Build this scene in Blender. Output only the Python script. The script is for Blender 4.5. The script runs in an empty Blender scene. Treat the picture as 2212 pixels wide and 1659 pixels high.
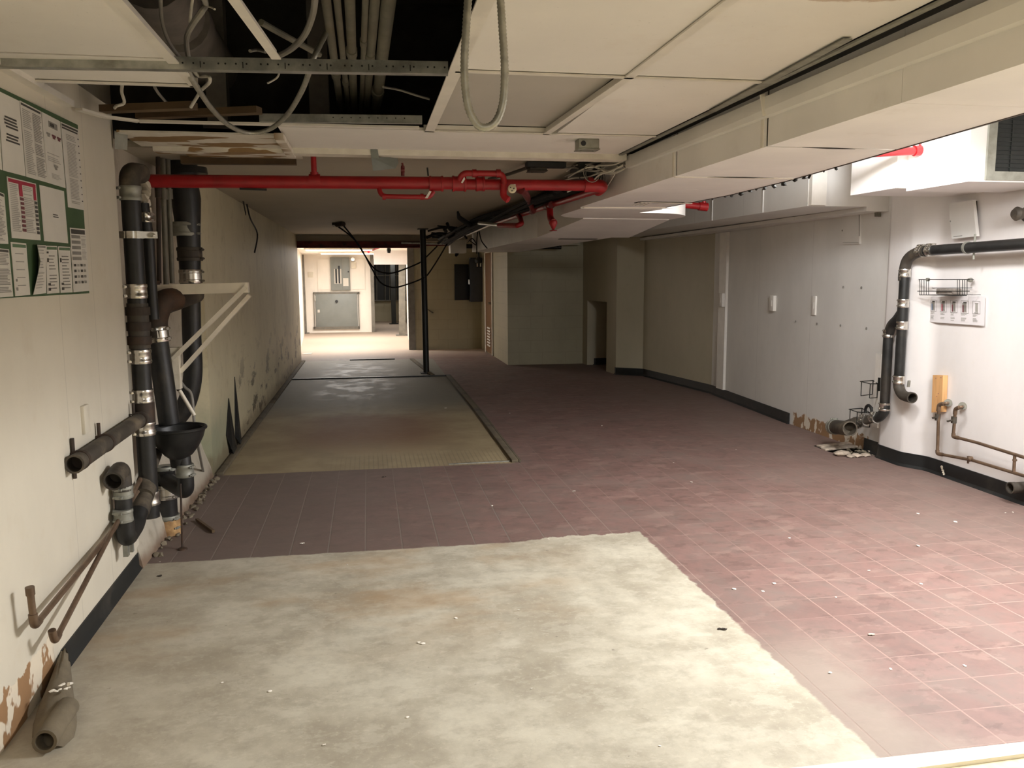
import bpy, bmesh, math, random
from mathutils import Vector, Matrix
random.seed(7)
SC = bpy.context.scene
COL = SC.collection
V = Vector

# ------------------------------------------------------------------ camera
W_, H_ = 2212.0, 1659.0
FPX, PITCH, YAW, ROLL, CAMZ = 1796.43, 0.130, 0.1702, -0.0046, 1.4985
_f = V((math.sin(YAW)*math.cos(PITCH), math.cos(YAW)*math.cos(PITCH), -math.sin(PITCH)))
_r0 = V((math.cos(YAW), -math.sin(YAW), 0)); _u0 = _r0.cross(_f)
_r = _r0*math.cos(ROLL) + _u0*math.sin(ROLL)
_u = _u0*math.cos(ROLL) - _r0*math.sin(ROLL)
cd = bpy.data.cameras.new('camera'); cam = bpy.data.objects.new('camera', cd); COL.objects.link(cam)
cd.sensor_fit = 'HORIZONTAL'; cd.sensor_width = 36.0; cd.lens = 36.0*FPX/W_
cd.clip_start = 0.05; cd.clip_end = 100
cam.matrix_world = Matrix(((_r.x, _u.x, -_f.x, 0), (_r.y, _u.y, -_f.y, 0), (_r.z, _u.z, -_f.z, CAMZ), (0, 0, 0, 1)))
SC.camera = cam

# ------------------------------------------------------------------ world, exposure, lamps
w = bpy.data.worlds.new('World'); SC.world = w; w.use_nodes = True
w.node_tree.nodes['Background'].inputs[0].default_value = (0.9, 0.85, 0.75, 1)
w.node_tree.nodes['Background'].inputs[1].default_value = 0.0
SC.view_settings.view_transform = 'Standard'; SC.view_settings.look = 'None'
SC.view_settings.gamma = 1.0; SC.view_settings.use_curve_mapping = False
SC.view_settings.exposure = 0.0
try:
    SC.cycles.max_bounces = 10; SC.cycles.diffuse_bounces = 8; SC.cycles.sample_clamp_indirect = 6.0
    SC.cycles.use_denoising = True
except Exception: pass

def area(name, loc, sx, sy, power, col, rot=(0, 0, 0), spread=180):
    l = bpy.data.lights.new(name, 'AREA'); l.shape = 'RECTANGLE'; l.size = sx; l.size_y = sy
    l.energy = power; l.color = col; l.spread = math.radians(spread)
    o = bpy.data.objects.new(name, l); o.location = loc; o.rotation_euler = rot; COL.objects.link(o); return o
# fluorescent fixture between the duct and the right wall; an added fill lamp behind the viewer; the far room's lamps and an added one by the gate
KEY = (0.985, 0.985, 1.0)
area('tube_light', (3.15, 2.75, 2.22), 0.30, 1.1, 118, KEY)
area('tube_light', (2.82, 3.80, 2.28), 0.30, 1.1, 36, KEY)
area('tube_light', (0.7, -0.4, 2.17), 1.2, 0.5, 34, (0.98, 0.99, 1.0))  # added as general fill for the front of the room
area('tube_light', (-0.55, 17.6, 2.0), 1.3, 0.5, 66, (1.0, 0.985, 0.96))
area('tube_light', (-0.4, 20.4, 1.99), 1.3, 0.4, 80, (1.0, 0.985, 0.96))
area('tube_light', (0.7, 25.6, 2.0), 0.3, 1.2, 16, (1.0, 0.985, 0.96))  # added to brighten the gate bars and posts
# the bare tubes beside the duct also throw light sideways
area('tube_light', (2.99, 2.75, 2.27), 0.09, 1.1, 80, KEY, (0, math.pi/2, 0))
area('tube_light', (3.31, 2.75, 2.27), 0.09, 1.1, 8, KEY, (0, -math.pi/2, 0))
area('tube_light', (2.98, 3.80, 2.33), 0.09, 1.1, 5, KEY, (0, -math.pi/2, 0))
area('tube_light', (2.82, 4.36, 2.33), 0.3, 0.09, 40, KEY, (math.pi/2, 0, 0))

# ------------------------------------------------------------------ points on real planes, from the surveyed view
def _ray(x, y): return _f + _r*((x-W_/2)/FPX) - _u*((y-H_/2)/FPX)
def PX(x, y, X):
    d = _ray(x, y); k = X/d.x; return V((X, d.y*k, CAMZ+d.z*k))
def PY(x, y, Y):
    d = _ray(x, y); k = Y/d.y; return V((d.x*k, Y, CAMZ+d.z*k))
def PZ(x, y, z=0.0):
    d = _ray(x, y); k = (z-CAMZ)/d.z; return V((d.x*k, d.y*k, z))

# ------------------------------------------------------------------ materials
def lin(c):
    return tuple(((v/255)/12.92 if v/255 <= 0.04045 else ((v/255+0.055)/1.055)**2.4) for v in c)
class N:
    def __init__(s, name):
        s.m = bpy.data.materials.new(name); s.m.use_nodes = True
        s.t = s.m.node_tree; s.b = s.t.nodes['Principled BSDF']; s.L = s.t.links
        g = s.n('ShaderNodeNewGeometry'); s.pos = g.outputs['Position']; s.nrm = g.outputs['Normal']
    def n(s, k, **kw):
        x = s.t.nodes.new(k)
        for a, b in kw.items(): setattr(x, a, b)
        return x
    def put(s, sock, v):
        if hasattr(v, 'is_output') or isinstance(v, bpy.types.NodeSocket): s.L.new(v, sock)
        else: sock.default_value = v
    def math(s, op, a, b=0.0, c=None, clamp=False):
        x = s.n('ShaderNodeMath', operation=op); x.use_clamp = clamp
        s.put(x.inputs[0], a); s.put(x.inputs[1], b)
        if c is not None: s.put(x.inputs[2], c)
        return x.outputs[0]
    def noise(s, scale, detail=4, rough=0.55, vec=None, off=None, stretch=None):
        v = vec or s.pos
        if stretch or off:
            m = s.n('ShaderNodeMapping'); s.L.new(v, m.inputs[0])
            if stretch: m.inputs['Scale'].default_value = stretch
            if off: m.inputs['Location'].default_value = off
            v = m.outputs[0]
        x = s.n('ShaderNodeTexNoise'); x.inputs['Scale'].default_value = scale
        x.inputs['Detail'].default_value = detail; x.inputs['Roughness'].default_value = rough
        s.L.new(v, x.inputs['Vector']); return x.outputs['Fac']
    def ramp(s, v, a, b, lo=0.0, hi=1.0):
        x = s.n('ShaderNodeMapRange'); x.interpolation_type = 'SMOOTHSTEP'
        s.put(x.inputs['Value'], v); s.put(x.inputs['From Min'], a); s.put(x.inputs['From Max'], b)
        x.inputs['To Min'].default_value = lo; x.inputs['To Max'].default_value = hi; return x.outputs[0]
    def mix(s, f, a, b, mode='MIX'):
        x = s.n('ShaderNodeMix', data_type='RGBA', blend_type=mode)
        s.put(x.inputs[0], f); s.put(x.inputs[6], a if not isinstance(a, tuple) else (*a[:3], 1)); s.put(x.inputs[7], b if not isinstance(b, tuple) else (*b[:3], 1))
        return x.outputs[2]
    def xyz(s):
        x = s.n('ShaderNodeSeparateXYZ'); s.L.new(s.pos, x.inputs[0]); return x.outputs
    def bump(s, h, dist=0.002, strength=0.5):
        x = s.n('ShaderNodeBump'); x.inputs['Strength'].default_value = strength; x.inputs['Distance'].default_value = dist
        s.L.new(h, x.inputs['Height']); s.L.new(x.outputs[0], s.b.inputs['Normal'])
    def base(s, c): s.put(s.b.inputs['Base Color'], c if not isinstance(c, tuple) else (*c[:3], 1))
    def rough(s, r): s.put(s.b.inputs['Roughness'], r)
    def metal(s, r): s.b.inputs['Metallic'].default_value = r

def mat(name, rgb, rough=0.6, metal=0.0, var=0.12, scale=9.0, dirt=None, damt=0.3, dscale=4.0, bump=0.0, bscale=60, spec=0.5, stretch=None):
    s = N(name); c = lin(rgb)
    n1 = s.noise(scale, 5, stretch=stretch)
    dk = tuple(x*(1-var) for x in c); lt = tuple(min(1, x*(1+var)) for x in c)
    col = s.mix(s.ramp(n1, .3, .7), dk, lt)
    if dirt:
        col = s.mix(s.ramp(s.noise(dscale, 6, .65, off=(3, 1, 7), stretch=stretch), .62-damt*.35, .72, 0, min(1, damt*2)), col, lin(dirt))
    s.base(col); s.rough(s.math('ADD', s.math('MULTIPLY', n1, .15), rough-.07)); s.metal(metal)
    s.b.inputs['Specular IOR Level'].default_value = spec
    if bump: s.bump(s.noise(bscale, 3), .002, bump)
    return s.m

def floor_mat():
    s = N('quarry_tile_and_concrete_floor'); X, Y, Z = s.xyz()
    t = 0.2032
    u = s.math('DIVIDE', s.math('SUBTRACT', X, 1.779), t); v = s.math('DIVIDE', s.math('SUBTRACT', Y, 3.623), t)
    def joint(q, wd):
        fr = s.math('FRACT', q); d = s.math('MINIMUM', fr, s.math('SUBTRACT', 1.0, fr))
        return s.ramp(d, wd*.5, wd, 1, 0)
    nA = s.noise(2.2, 6, .6); nB = s.noise(11, 6, .65, off=(5, 2, 0)); nC = s.noise(46, 4, .7); nD = s.noise(.8, 4, .6, off=(9, 4, 0))
    jx = s.math('MULTIPLY', joint(u, .024), s.ramp(nB, .28, .5, .25, 1))
    jy = s.math('MULTIPLY', joint(v, .020), s.math('MULTIPLY', s.ramp(nB, .35, .6, .15, 1), s.ramp(X, 1.2, 2.2, .10, 1.0)))
    j = s.math('MAXIMUM', jx, jy)
    j = s.math('MULTIPLY', j, s.math('MULTIPLY', s.ramp(Y, 5.0, 8.0, 1, .2), s.ramp(X, 1.4, 2.0, 1, .75)))
    j = s.math('MULTIPLY', j, s.math('SUBTRACT', 1.0, s.math('MULTIPLY', s.ramp(Y, 3.4, 4.6), s.ramp(X, 1.2, 1.7, 0, .6))))
    cell = s.n('ShaderNodeTexWhiteNoise', noise_dimensions='2D')
    cv = s.n('ShaderNodeCombineXYZ'); s.L.new(s.math('FLOOR', u), cv.inputs[0]); s.L.new(s.math('FLOOR', v), cv.inputs[1]); s.L.new(cv.outputs[0], cell.inputs['Vector'])
    tile = s.mix(cell.outputs['Value'], lin((118, 91, 84)), lin((130, 101, 94)))
    tile = s.mix(s.ramp(nB, .35, .75, 0, .5), tile, lin((98, 84, 79)))
    blot = s.math('MULTIPLY', s.ramp(s.noise(6.5, 6, .62, off=(7, 3, 0), stretch=(1, 1.7, 1)), .565, .60), .55)
    tile = s.mix(blot, tile, lin((98, 76, 70)))
    pale = s.math('MULTIPLY', s.ramp(s.noise(4.2, 6, .62, off=(1, 9, 0), stretch=(1, 1.6, 1)), .56, .62), .5)
    tile = s.mix(pale, tile, lin((144, 119, 109)))
    tile = s.mix(s.math('MULTIPLY', s.ramp(X, 2.4, 3.9), s.ramp(Y, 3.0, 4.2, 0, .55)), tile, lin((124, 106, 98)))
    dust = s.math('MULTIPLY', s.ramp(nA, .42, .66, 0, .55), s.ramp(nB, .3, .7, .4, 1))
    tile = s.mix(dust, tile, lin((126, 112, 104)))
    # dirtier, greyer tile toward the left wall
    tile = s.mix(s.ramp(X, 1.6, -.8, 0, .8), tile, lin((104, 92, 84)))
    # pale cement haze left on the tile beside the concrete patch
    hz = s.math('MULTIPLY', s.ramp(s.math('ADD', X, s.math('MULTIPLY', s.math('SUBTRACT', nA, .5), .9)), 1.98, 1.66, 0, .8), s.ramp(Y, 3.3, 2.7, 0, 1))
    tile = s.mix(hz, tile, lin((150, 137, 125)))
    gro = s.mix(s.ramp(X, .8, 2.2), lin((120, 109, 100)), lin((160, 132, 121)))
    gro = s.mix(s.ramp(nA, .5, .7, 0, .4), gro, lin((122, 103, 94)))
    tile = s.mix(s.math('MULTIPLY', j, s.math('SUBTRACT', 1.0, s.math('MULTIPLY', hz, .7))), tile, gro)
    # concrete patch
    wob = s.math('MULTIPLY', s.math('SUBTRACT', nB, .5), .13)
    lim = s.math('SUBTRACT', 4.50, s.ramp(X, .85, 1.05, 0, .0))
    ly = s.math('SUBTRACT', Y, s.math('ADD', s.math('ADD', 4.49, s.ramp(X, .85, 1.0, 0, .05)), s.math('MULTIPLY', wob, s.ramp(X, .6, 1.0, .35, 1))))
    lx = s.math('SUBTRACT', X, s.math('ADD', 1.54, s.math('MULTIPLY', wob, .6)))
    d = s.math('MAXIMUM', lx, ly)
    cm = s.ramp(d, .004, -.012)
    conc = s.mix(s.ramp(nA, .3, .7), lin((158, 150, 132)), lin((196, 190, 172)))
    cp1 = s.ramp(s.noise(5.5, 7, .66, off=(4, 6, 0), stretch=(1, 1.5, 1)), .50, .56, 0, .28)
    conc = s.mix(cp1, conc, lin((206, 201, 184)))
    cp2 = s.ramp(s.noise(3.4, 7, .66, off=(11, 2, 0), stretch=(1, 1.5, 1)), .56, .63, 0, .32)
    conc = s.mix(cp2, conc, lin((148, 139, 121)))
    cr = s.math('ABSOLUTE', s.math('SUBTRACT', s.noise(1.7, 5, .6, off=(3, 3, 0)), .5))
    conc = s.mix(s.ramp(cr, .003, .001, 0, .08), conc, lin((120, 112, 96)))
    conc = s.mix(s.ramp(nB, .4, .75, 0, .5), conc, lin((146, 138, 122)))
    conc = s.mix(s.math('MULTIPLY', s.ramp(nC, .52, .72, 0, .35), 1.0), conc, lin((206, 199, 180)))
    ru = s.math('MULTIPLY', s.ramp(s.noise(1.1, 5, .6, off=(2, 8, 0), stretch=(1, 1.8, 1)), .44, .66), s.math('MULTIPLY', s.ramp(Y, 3.0, 3.7), s.ramp(X, 1.3, .5)))
    conc = s.mix(s.math('MULTIPLY', ru, .6), conc, lin((162, 132, 94)))
    spot = s.ramp(s.noise(24, 2, .5, off=(1, 1, 4)), .73, .78, 0, .6)
    conc = s.mix(spot, conc, lin((110, 104, 92)))
    conc = s.mix(s.ramp(X, -.2, -1.1, 0, .35), conc, lin((132, 118, 98)))
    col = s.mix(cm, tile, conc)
    # sunk cement slab with rails, further in
    px = s.math('MULTIPLY', s.ramp(X, -1.16, -1.14), s.ramp(X, 1.14, 1.12))
    py = s.math('MULTIPLY', s.ramp(Y, 6.45, 6.47), s.ramp(Y, 15.1, 15.05))
    pm = s.math('MULTIPLY', px, py)
    slab = s.mix(s.ramp(nA, .3, .7), lin((142, 127, 99)), lin((166, 151, 119)))
    slab = s.mix(s.ramp(Y, 8.6, 10.2), slab, lin((120, 116, 102)))
    rr = s.math('MULTIPLY', s.ramp(s.math('ADD', Y, nA), 7.3, 8.4), s.ramp(s.math('ADD', Y, nA), 9.9, 9.1))
    rr = s.math('MULTIPLY', rr, s.math('MULTIPLY', s.ramp(X, -1.0, -.4), s.ramp(X, 1.0, .3)))
    slab = s.mix(s.math('MULTIPLY', rr, .75), slab, lin((116, 74, 46)))
    rdg = s.math('MULTIPLY', s.math('MULTIPLY', s.ramp(s.math('SINE', s.math('MULTIPLY', X, 170)), .5, .9), s.ramp(Y, 7.15, 6.8)), s.ramp(X, -.5, .1))
    slab = s.mix(s.math('MULTIPLY', rdg, .35), slab, lin((100, 92, 76)))
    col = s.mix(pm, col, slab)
    col = s.mix(s.ramp(Y, 15.0, 17.0, 0, .8), col, lin((184, 166, 148)))  # same tile lightened to tan, painting in the far room's strong light
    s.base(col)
    wet = s.math('MULTIPLY', s.math('MULTIPLY', s.ramp(Y, 10.0, 10.8), s.ramp(Y, 15.0, 14.0)), s.math('MULTIPLY', s.ramp(X, -.85, -.5), s.ramp(X, .75, .2)))
    wet = s.math('MULTIPLY', wet, s.ramp(s.noise(3.5, 5, .6, stretch=(1, .8, 1)), .45, .6))
    rg = s.mix(wet, (.66, .66, .66), (.53, .53, .53))
    rgv = s.n('ShaderNodeSeparateColor'); s.L.new(rg, rgv.inputs[0])
    s.rough(s.math('ADD', rgv.outputs[0], s.math('MULTIPLY', s.math('SUBTRACT', nB, .5), .2)))
    h = s.math('ADD', s.math('MULTIPLY', nC, .25), s.math('ADD', s.math('MULTIPLY', nB, .5), s.math('MULTIPLY', s.math('MULTIPLY', j, s.math('SUBTRACT', 1.0, s.math('MAXIMUM', cm, pm))), -.5)))
    s.bump(h, .004, .45)
    return s.m

def wall_mat(name, rgb, stain=(150, 135, 105), amt=.25, panel_y=None, base_wear=None, blocks=False, mold=None, green=False, seam_axis=1):
    s = N(name); X, Y, Z = s.xyz(); c = lin(rgb)
    n1 = s.noise(1.6, 5, .6, stretch=(1, 1, .5)); n2 = s.noise(7, 6, .65); n3 = s.noise(30, 3)
    col = s.mix(s.ramp(n1, .3, .7), tuple(x*.93 for x in c), tuple(min(1, x*1.04) for x in c))
    col = s.mix(s.ramp(n2, .52, .8, 0, amt), col, lin(stain))
    A = Y if seam_axis == 1 else X
    if panel_y:
        for p in panel_y:
            d = s.math('ABSOLUTE', s.math('SUBTRACT', A, p))
            col = s.mix(s.ramp(d, .004, .0015, 0, .35), col, tuple(x*.45 for x in c))
    hgt = n3
    if blocks:
        bw = s.n('ShaderNodeTexBrick'); bw.inputs['Scale'].default_value = 1.0
        bw.inputs['Brick Width'].default_value = .40; bw.inputs['Row Height'].default_value = .203; bw.inputs['Mortar Size'].default_value = .006; bw.inputs['Mortar Smooth'].default_value = .4
        cv = s.n('ShaderNodeCombineXYZ'); s.L.new(s.math('ADD', X, Y), cv.inputs[0]); s.L.new(Z, cv.inputs[1]); s.L.new(cv.outputs[0], bw.inputs['Vector'])
        col = s.mix(s.math('MULTIPLY', bw.outputs['Fac'], .22), col, tuple(x*.5 for x in c))
        hgt = s.math('SUBTRACT', n3, s.math('MULTIPLY', bw.outputs['Fac'], 2.0))
    if name.startswith('rough'):
        e3 = s.ramp(s.math('ADD', Z, s.math('MULTIPLY', n2, .12)), .16, .07)
        col = s.mix(s.math('MULTIPLY', e3, .8), col, lin((112, 84, 62)))
    if base_wear:   # (y0, y1, height): paint torn off above a missing baseboard
        y0, y1, hh = base_wear
        e = s.math('ADD', Z, s.math('MULTIPLY', s.math('SUBTRACT', n2, .5), .22))
        k = s.math('MULTIPLY', s.ramp(e, hh, hh-.012), s.math('MULTIPLY', s.ramp(Y, y0, y0+.02), s.ramp(Y, y1, y1-.04)))
        k2 = s.math('MULTIPLY', k, s.ramp(s.noise(13, 3, .5, stretch=(1, 1, .6)), .44, .48))
        col = s.mix(s.math('MULTIPLY', k, .6), col, lin((226, 212, 188)))
        col = s.mix(k2, col, lin((150, 116, 82)))
    if mold:
        y0, y1 = mold
        e = s.math('MULTIPLY', s.ramp(s.noise(5, 6, .7, off=(4, 0, 2), stretch=(1, .35, .8)), .54, .60), s.ramp(Z, 1.05, .2))
        e = s.math('MULTIPLY', e, s.math('MULTIPLY', s.ramp(Y, y0, y0+.5), s.ramp(Y, y1, y1-.3)))
        col = s.mix(s.math('MULTIPLY', e, .85), col, lin((62, 52, 40)))
        st = s.ramp(s.noise(4, 5, .6, off=(0, 7, 0), stretch=(1, .25, .15)), .52, .72, 0, .32)
        col = s.mix(st, col, lin((128, 112, 78)))
    if green:
        e = s.math('MULTIPLY', s.ramp(s.math('ADD', Z, s.math('MULTIPLY', n2, .35)), .78, .42), s.ramp(Y, 8.0, 6.6))
        col = s.mix(s.math('MULTIPLY', e, .6), col, lin((118, 134, 112)))
        e2 = s.math('MULTIPLY', s.ramp(s.math('ADD', Z, s.math('MULTIPLY', n2, .3)), .36, .2), 1.0)
        col = s.mix(s.math('MULTIPLY', e2, .6), col, lin((104, 84, 60)))
    s.base(col); s.rough(.55); s.bump(hgt, .002, .25)
    return s.m

def ceil_mat(name, rgb, brown=.35, seam=False):
    s = N(name); X, Y, Z = s.xyz(); c = lin(rgb)
    n1 = s.noise(1.3, 5, .6); n2 = s.noise(9, 6, .7)
    col = s.mix(s.ramp(n1, .3, .7), tuple(x*.94 for x in c), tuple(min(1, x*1.03) for x in c))
    col = s.mix(s.ramp(s.noise(2.1, 6, .7, off=(3, 3, 3)), .56, .74, 0, brown), col, lin((172, 142, 100)))
    col = s.mix(s.ramp(s.noise(70, 2, .5), .70, .76, 0, .25), col, tuple(x*.5 for x in c))
    if seam:
        # old water stain ring on the tile
        dx = s.math('SUBTRACT', X, 1.22); dy = s.math('SUBTRACT', Y, 1.98)
        r = s.math('SQRT', s.math('ADD', s.math('MULTIPLY', dx, dx), s.math('MULTIPLY', s.math('MULTIPLY', dy, dy), 3.0)))
        r = s.math('ADD', r, s.math('MULTIPLY', s.math('SUBTRACT', n2, .5), .14))
        col = s.mix(s.ramp(r, .22, .20, 0, .40), col, lin((184, 148, 104)))
        ed = s.math('MULTIPLY', s.ramp(r, .235, .215), s.ramp(r, .19, .215))
        col = s.mix(s.math('MULTIPLY', ed, .5), col, lin((150, 108, 66)))
    s.base(col); s.rough(.75); s.bump(n2, .002, .12); return s.m

def peel_mat(name):
    s = N(name); X, Y, Z = s.xyz()
    n = s.noise(2.6, 3, .5, stretch=(1, 3, 3), off=(2, 0, 0)); n2 = s.noise(12, 4)
    col = s.mix(s.ramp(n2, .3, .7), lin((204, 198, 184)), lin((216, 211, 198)))
    k = s.math('MULTIPLY', s.ramp(n, .52, .535), s.ramp(X, -.35, -.45))
    col = s.mix(k, col, s.mix(n2, lin((120, 94, 60)), lin((156, 128, 88))))
    s.base(col); s.rough(.7); s.bump(s.math('SUBTRACT', n2, k), .004, .4); return s.m

M = {}
M['floor'] = floor_mat()
M['wall_cream'] = wall_mat('cream_painted_panel', (208, 201, 184), (180, 160, 128), .18, panel_y=(2.52, 3.55, 3.99), base_wear=(1.5, 3.22, .17))
M['wall_recess'] = wall_mat('rough_white_plaster', (188, 180, 164), (120, 104, 80), .6)
M['wall_rear'] = wall_mat('stained_plaster_wall', (208, 199, 168), (150, 136, 100), .5, panel_y=(9.95, 10.6), mold=(7.5, 15), green=True)
M['wall_white'] = wall_mat('white_painted_wall', (228, 224, 221), (210, 200, 186), .15, panel_y=(2.2, 3.4))
M['wall_panel'] = wall_mat('grey_white_wall_panel', (222, 220, 215), (190, 182, 168), .12, panel_y=(7.35, 8.52), base_wear=(6.3, 7.62, .13))
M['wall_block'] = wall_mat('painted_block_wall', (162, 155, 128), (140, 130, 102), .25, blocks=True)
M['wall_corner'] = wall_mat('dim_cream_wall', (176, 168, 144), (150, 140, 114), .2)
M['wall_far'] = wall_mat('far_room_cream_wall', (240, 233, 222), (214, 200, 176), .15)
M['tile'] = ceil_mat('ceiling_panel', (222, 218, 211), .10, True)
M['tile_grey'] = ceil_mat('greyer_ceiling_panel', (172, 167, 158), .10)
M['plaster'] = ceil_mat('old_plaster_ceiling', (168, 160, 142), .3)
M['tee'] = mat('white_grid_tee', (214, 209, 199), .45, var=.06)
M['peel'] = peel_mat('peeling_white_trim')
M['dark_void'] = mat('dark_slab', (50, 46, 42), .9, var=.3)  # even dark colour of the void's slab and closures
M['dark_duct'] = mat('dark_dusty_duct', (104, 98, 92), .7, var=.2)
M['galv'] = mat('galvanised_steel', (178, 180, 174), .38, .85, var=.18, scale=24, dirt=(120, 118, 106), damt=.35)
M['galv_dull'] = mat('dull_zinc', (146, 146, 136), .55, .5, var=.15, scale=18, dirt=(104, 98, 84), damt=.35)
M['chrome'] = mat('stainless_band', (206, 202, 194), .22, .95, var=.12, scale=30, dirt=(120, 108, 90), damt=.3)
M['iron'] = mat('black_cast_iron', (34, 34, 33), .42, .1, var=.25, scale=14, dirt=(66, 60, 52), damt=.3)
M['iron_dusty'] = mat('dusty_cast_iron', (64, 58, 50), .65, .1, var=.2, scale=14, dirt=(120, 108, 90), damt=.4)
M['iron_rust'] = mat('brown_rusty_iron', (52, 43, 35), .7, .15, var=.25, scale=18, dirt=(84, 58, 40), damt=.5)
M['copper'] = mat('old_brown_copper', (112, 92, 74), .45, .5, var=.2, scale=22, dirt=(150, 130, 110), damt=.3)
M['red'] = mat('red_sprinkler_paint', (148, 20, 24), .38, 0, var=.10, scale=16, dirt=(110, 14, 16), damt=.25)
M['red_dark'] = mat('dark_maroon_paint', (92, 20, 20), .5, 0, var=.2)
M['duct'] = mat('cream_painted_duct', (234, 231, 226), .5, 0, var=.04, scale=3, dirt=(206, 198, 186), damt=.12)
M['duct_edge'] = mat('white_duct_seam', (226, 220, 208), .5, var=.05)
M['seam'] = mat('dark_open_seam', (44, 38, 30), .9)
M['trough'] = mat('painted_wire_trough', (226, 223, 216), .5, var=.04, scale=3)
M['black'] = mat('black_rubber_base', (24, 26, 26), .55, var=.2, scale=12, dirt=(70, 64, 56), damt=.25)
M['black_cable'] = mat('black_cable_jacket', (15, 15, 15), .85, var=.3)
M['grey_cable'] = mat('grey_cable_jacket', (128, 124, 116), .55, var=.15)
M['white_cable'] = mat('white_cable_jacket', (188, 184, 172), .5, var=.1)
M['flex'] = mat('flexible_metal_conduit', (166, 164, 152), .42, .6, var=.15, scale=40, dirt=(110, 104, 90), damt=.3)
M['conduit'] = mat('painted_conduit', (114, 111, 98), .55, .2, var=.15, scale=14, dirt=(104, 96, 78), damt=.4)
M['white_paint'] = mat('white_enamel', (222, 214, 196), .45, var=.06, dirt=(170, 156, 130), damt=.2)
M['white_trim'] = mat('white_batten', (226, 222, 214), .45, var=.04)
M['wood'] = mat('raw_pine', (214, 166, 112), .6, var=.12, scale=5, stretch=(6, 6, .6), dirt=(180, 126, 80), damt=.3)
M['wood_old'] = mat('old_brown_lath', (84, 67, 46), .8, var=.25, scale=6, dirt=(78, 58, 36), damt=.4)
M['wood_door'] = mat('varnished_brown_door', (112, 78, 46), .4, var=.2, scale=4, stretch=(5, 5, .5))
M['panel_grey'] = mat('grey_enamel_panel', (128, 132, 128), .42, 0, var=.05, scale=5)
M['panel_blue'] = mat('dark_blue_grey_enamel', (58, 62, 68), .45, 0, var=.1)
M['panel_black'] = mat('near_black_enamel', (22, 24, 25), .5, 0, var=.15)
M['rust'] = mat('rusty_steel_beam', (112, 50, 42), .75, .2, var=.3, scale=10, dirt=(40, 30, 26), damt=.4)
M['steel_dark'] = mat('dark_painted_steel', (30, 30, 26), .5, .1, var=.2)
M['steel_grey'] = mat('grey_steel_stud', (116, 112, 103), .5, .3, var=.15, dirt=(90, 84, 74), damt=.3)
M['green'] = mat('green_notice_board', (64, 88, 58), .55, var=.08)
M['paper'] = mat('white_notice_paper', (206, 202, 192), .6, var=.03)
M['paper_w'] = mat('laminated_white_paper', (228, 224, 224), .35, var=.02)
M['ink'] = mat('black_print', (72, 69, 65), .6)
M['ink_grey'] = mat('grey_print', (136, 133, 126), .6)
M['ink_lt'] = mat('pale_grey_print', (160, 157, 149), .6)
M['ink_red'] = mat('crimson_print', (160, 46, 66), .6)
M['ink_green'] = mat('green_print', (92, 116, 88), .6)
M['ink_blue'] = mat('blue_print', (96, 116, 146), .6)
M['ink_mar'] = mat('maroon_print', (112, 66, 70), .6)
M['concrete'] = mat('grey_mortar', (122, 112, 94), .9, var=.15, scale=12, dirt=(92, 82, 66), damt=.4, bump=.5)
M['conc_dark'] = mat('dirty_mortar_lump', (104, 94, 76), .9, var=.15, scale=12, dirt=(74, 66, 54), damt=.4, bump=.5)
M['rubble'] = mat('broken_tile_rubble', (172, 158, 142), .9, var=.3, scale=30)
M['chip'] = mat('white_paint_chip', (232, 226, 214), .7, var=.05)
M['brick'] = mat('crumbling_ochre_collar', (196, 160, 110), .9, var=.25, scale=16, dirt=(110, 74, 46), damt=.5, bump=.6)
M['brass'] = mat('brass_gauge', (196, 186, 160), .3, .8, var=.1)
M['dirt'] = mat('dark_dirt', (50, 42, 34), .95, var=.3, scale=30)
M['marble'] = mat('white_marble_saddle', (238, 232, 214), .35, var=.05, scale=6)
M['terrazzo'] = mat('yellowish_worn_floor', (206, 194, 160), .7, var=.14, scale=30)
M['drawer'] = mat('dark_filter_screen', (30, 33, 31), .6, var=.2, scale=40)
M['sponge'] = mat('grey_sponge', (128, 120, 112), .9, var=.2, scale=60)
M['tape'] = mat('grey_duct_tape_metal', (118, 122, 116), .5, .3, var=.12)
s_ = N('lit_fluorescent_lens'); s_.base((.9, .9, .9)); s_.b.inputs['Emission Color'].default_value = (1, .95, .86, 1); s_.b.inputs['Emission Strength'].default_value = 4.0; M['lens'] = s_.m

# ------------------------------------------------------------------ mesh helpers
def NB(): return bmesh.new()
def box(bm, x0, x1, y0, y1, z0, z1, mi=0, bev=0.0):
    x0, x1 = sorted((x0, x1)); y0, y1 = sorted((y0, y1)); z0, z1 = sorted((z0, z1))
    return hexa(bm, [(x0, y0, z0), (x1, y0, z0), (x1, y1, z0), (x0, y1, z0), (x0, y0, z1), (x1, y0, z1), (x1, y1, z1), (x0, y1, z1)], mi, bev)
def hexa(bm, P, mi=0, bev=0.0):
    v = [bm.verts.new(p) for p in P]
    fs = [bm.faces.new([v[i] for i in q]) for q in ((0, 3, 2, 1), (4, 5, 6, 7), (0, 1, 5, 4), (1, 2, 6, 5), (2, 3, 7, 6), (3, 0, 4, 7))]
    for f in fs: f.material_index = mi
    if bev:
        es = set(e for f in fs for e in f.edges)
        r = bmesh.ops.bevel(bm, geom=list(es), offset=bev, segments=2, affect='EDGES', profile=.5)
        for f in r['faces']: f.material_index = mi
    return v
def bar(bm, a, b, wd, ht, up=(0, 0, 1), mi=0, bev=0.0):
    a, b = V(a), V(b); d = (b-a).normalized(); up = V(up)
    s = d.cross(up)
    if s.length < 1e-4: s = d.cross(V((1, 0, 0)))
    s.normalize(); u = s.cross(d).normalized()
    s = s*wd/2; u = u*ht/2
    return hexa(bm, [a-s-u, a+s-u, b+s-u, b-s-u, a-s+u, a+s+u, b+s+u, b-s+u], mi, bev)
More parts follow.
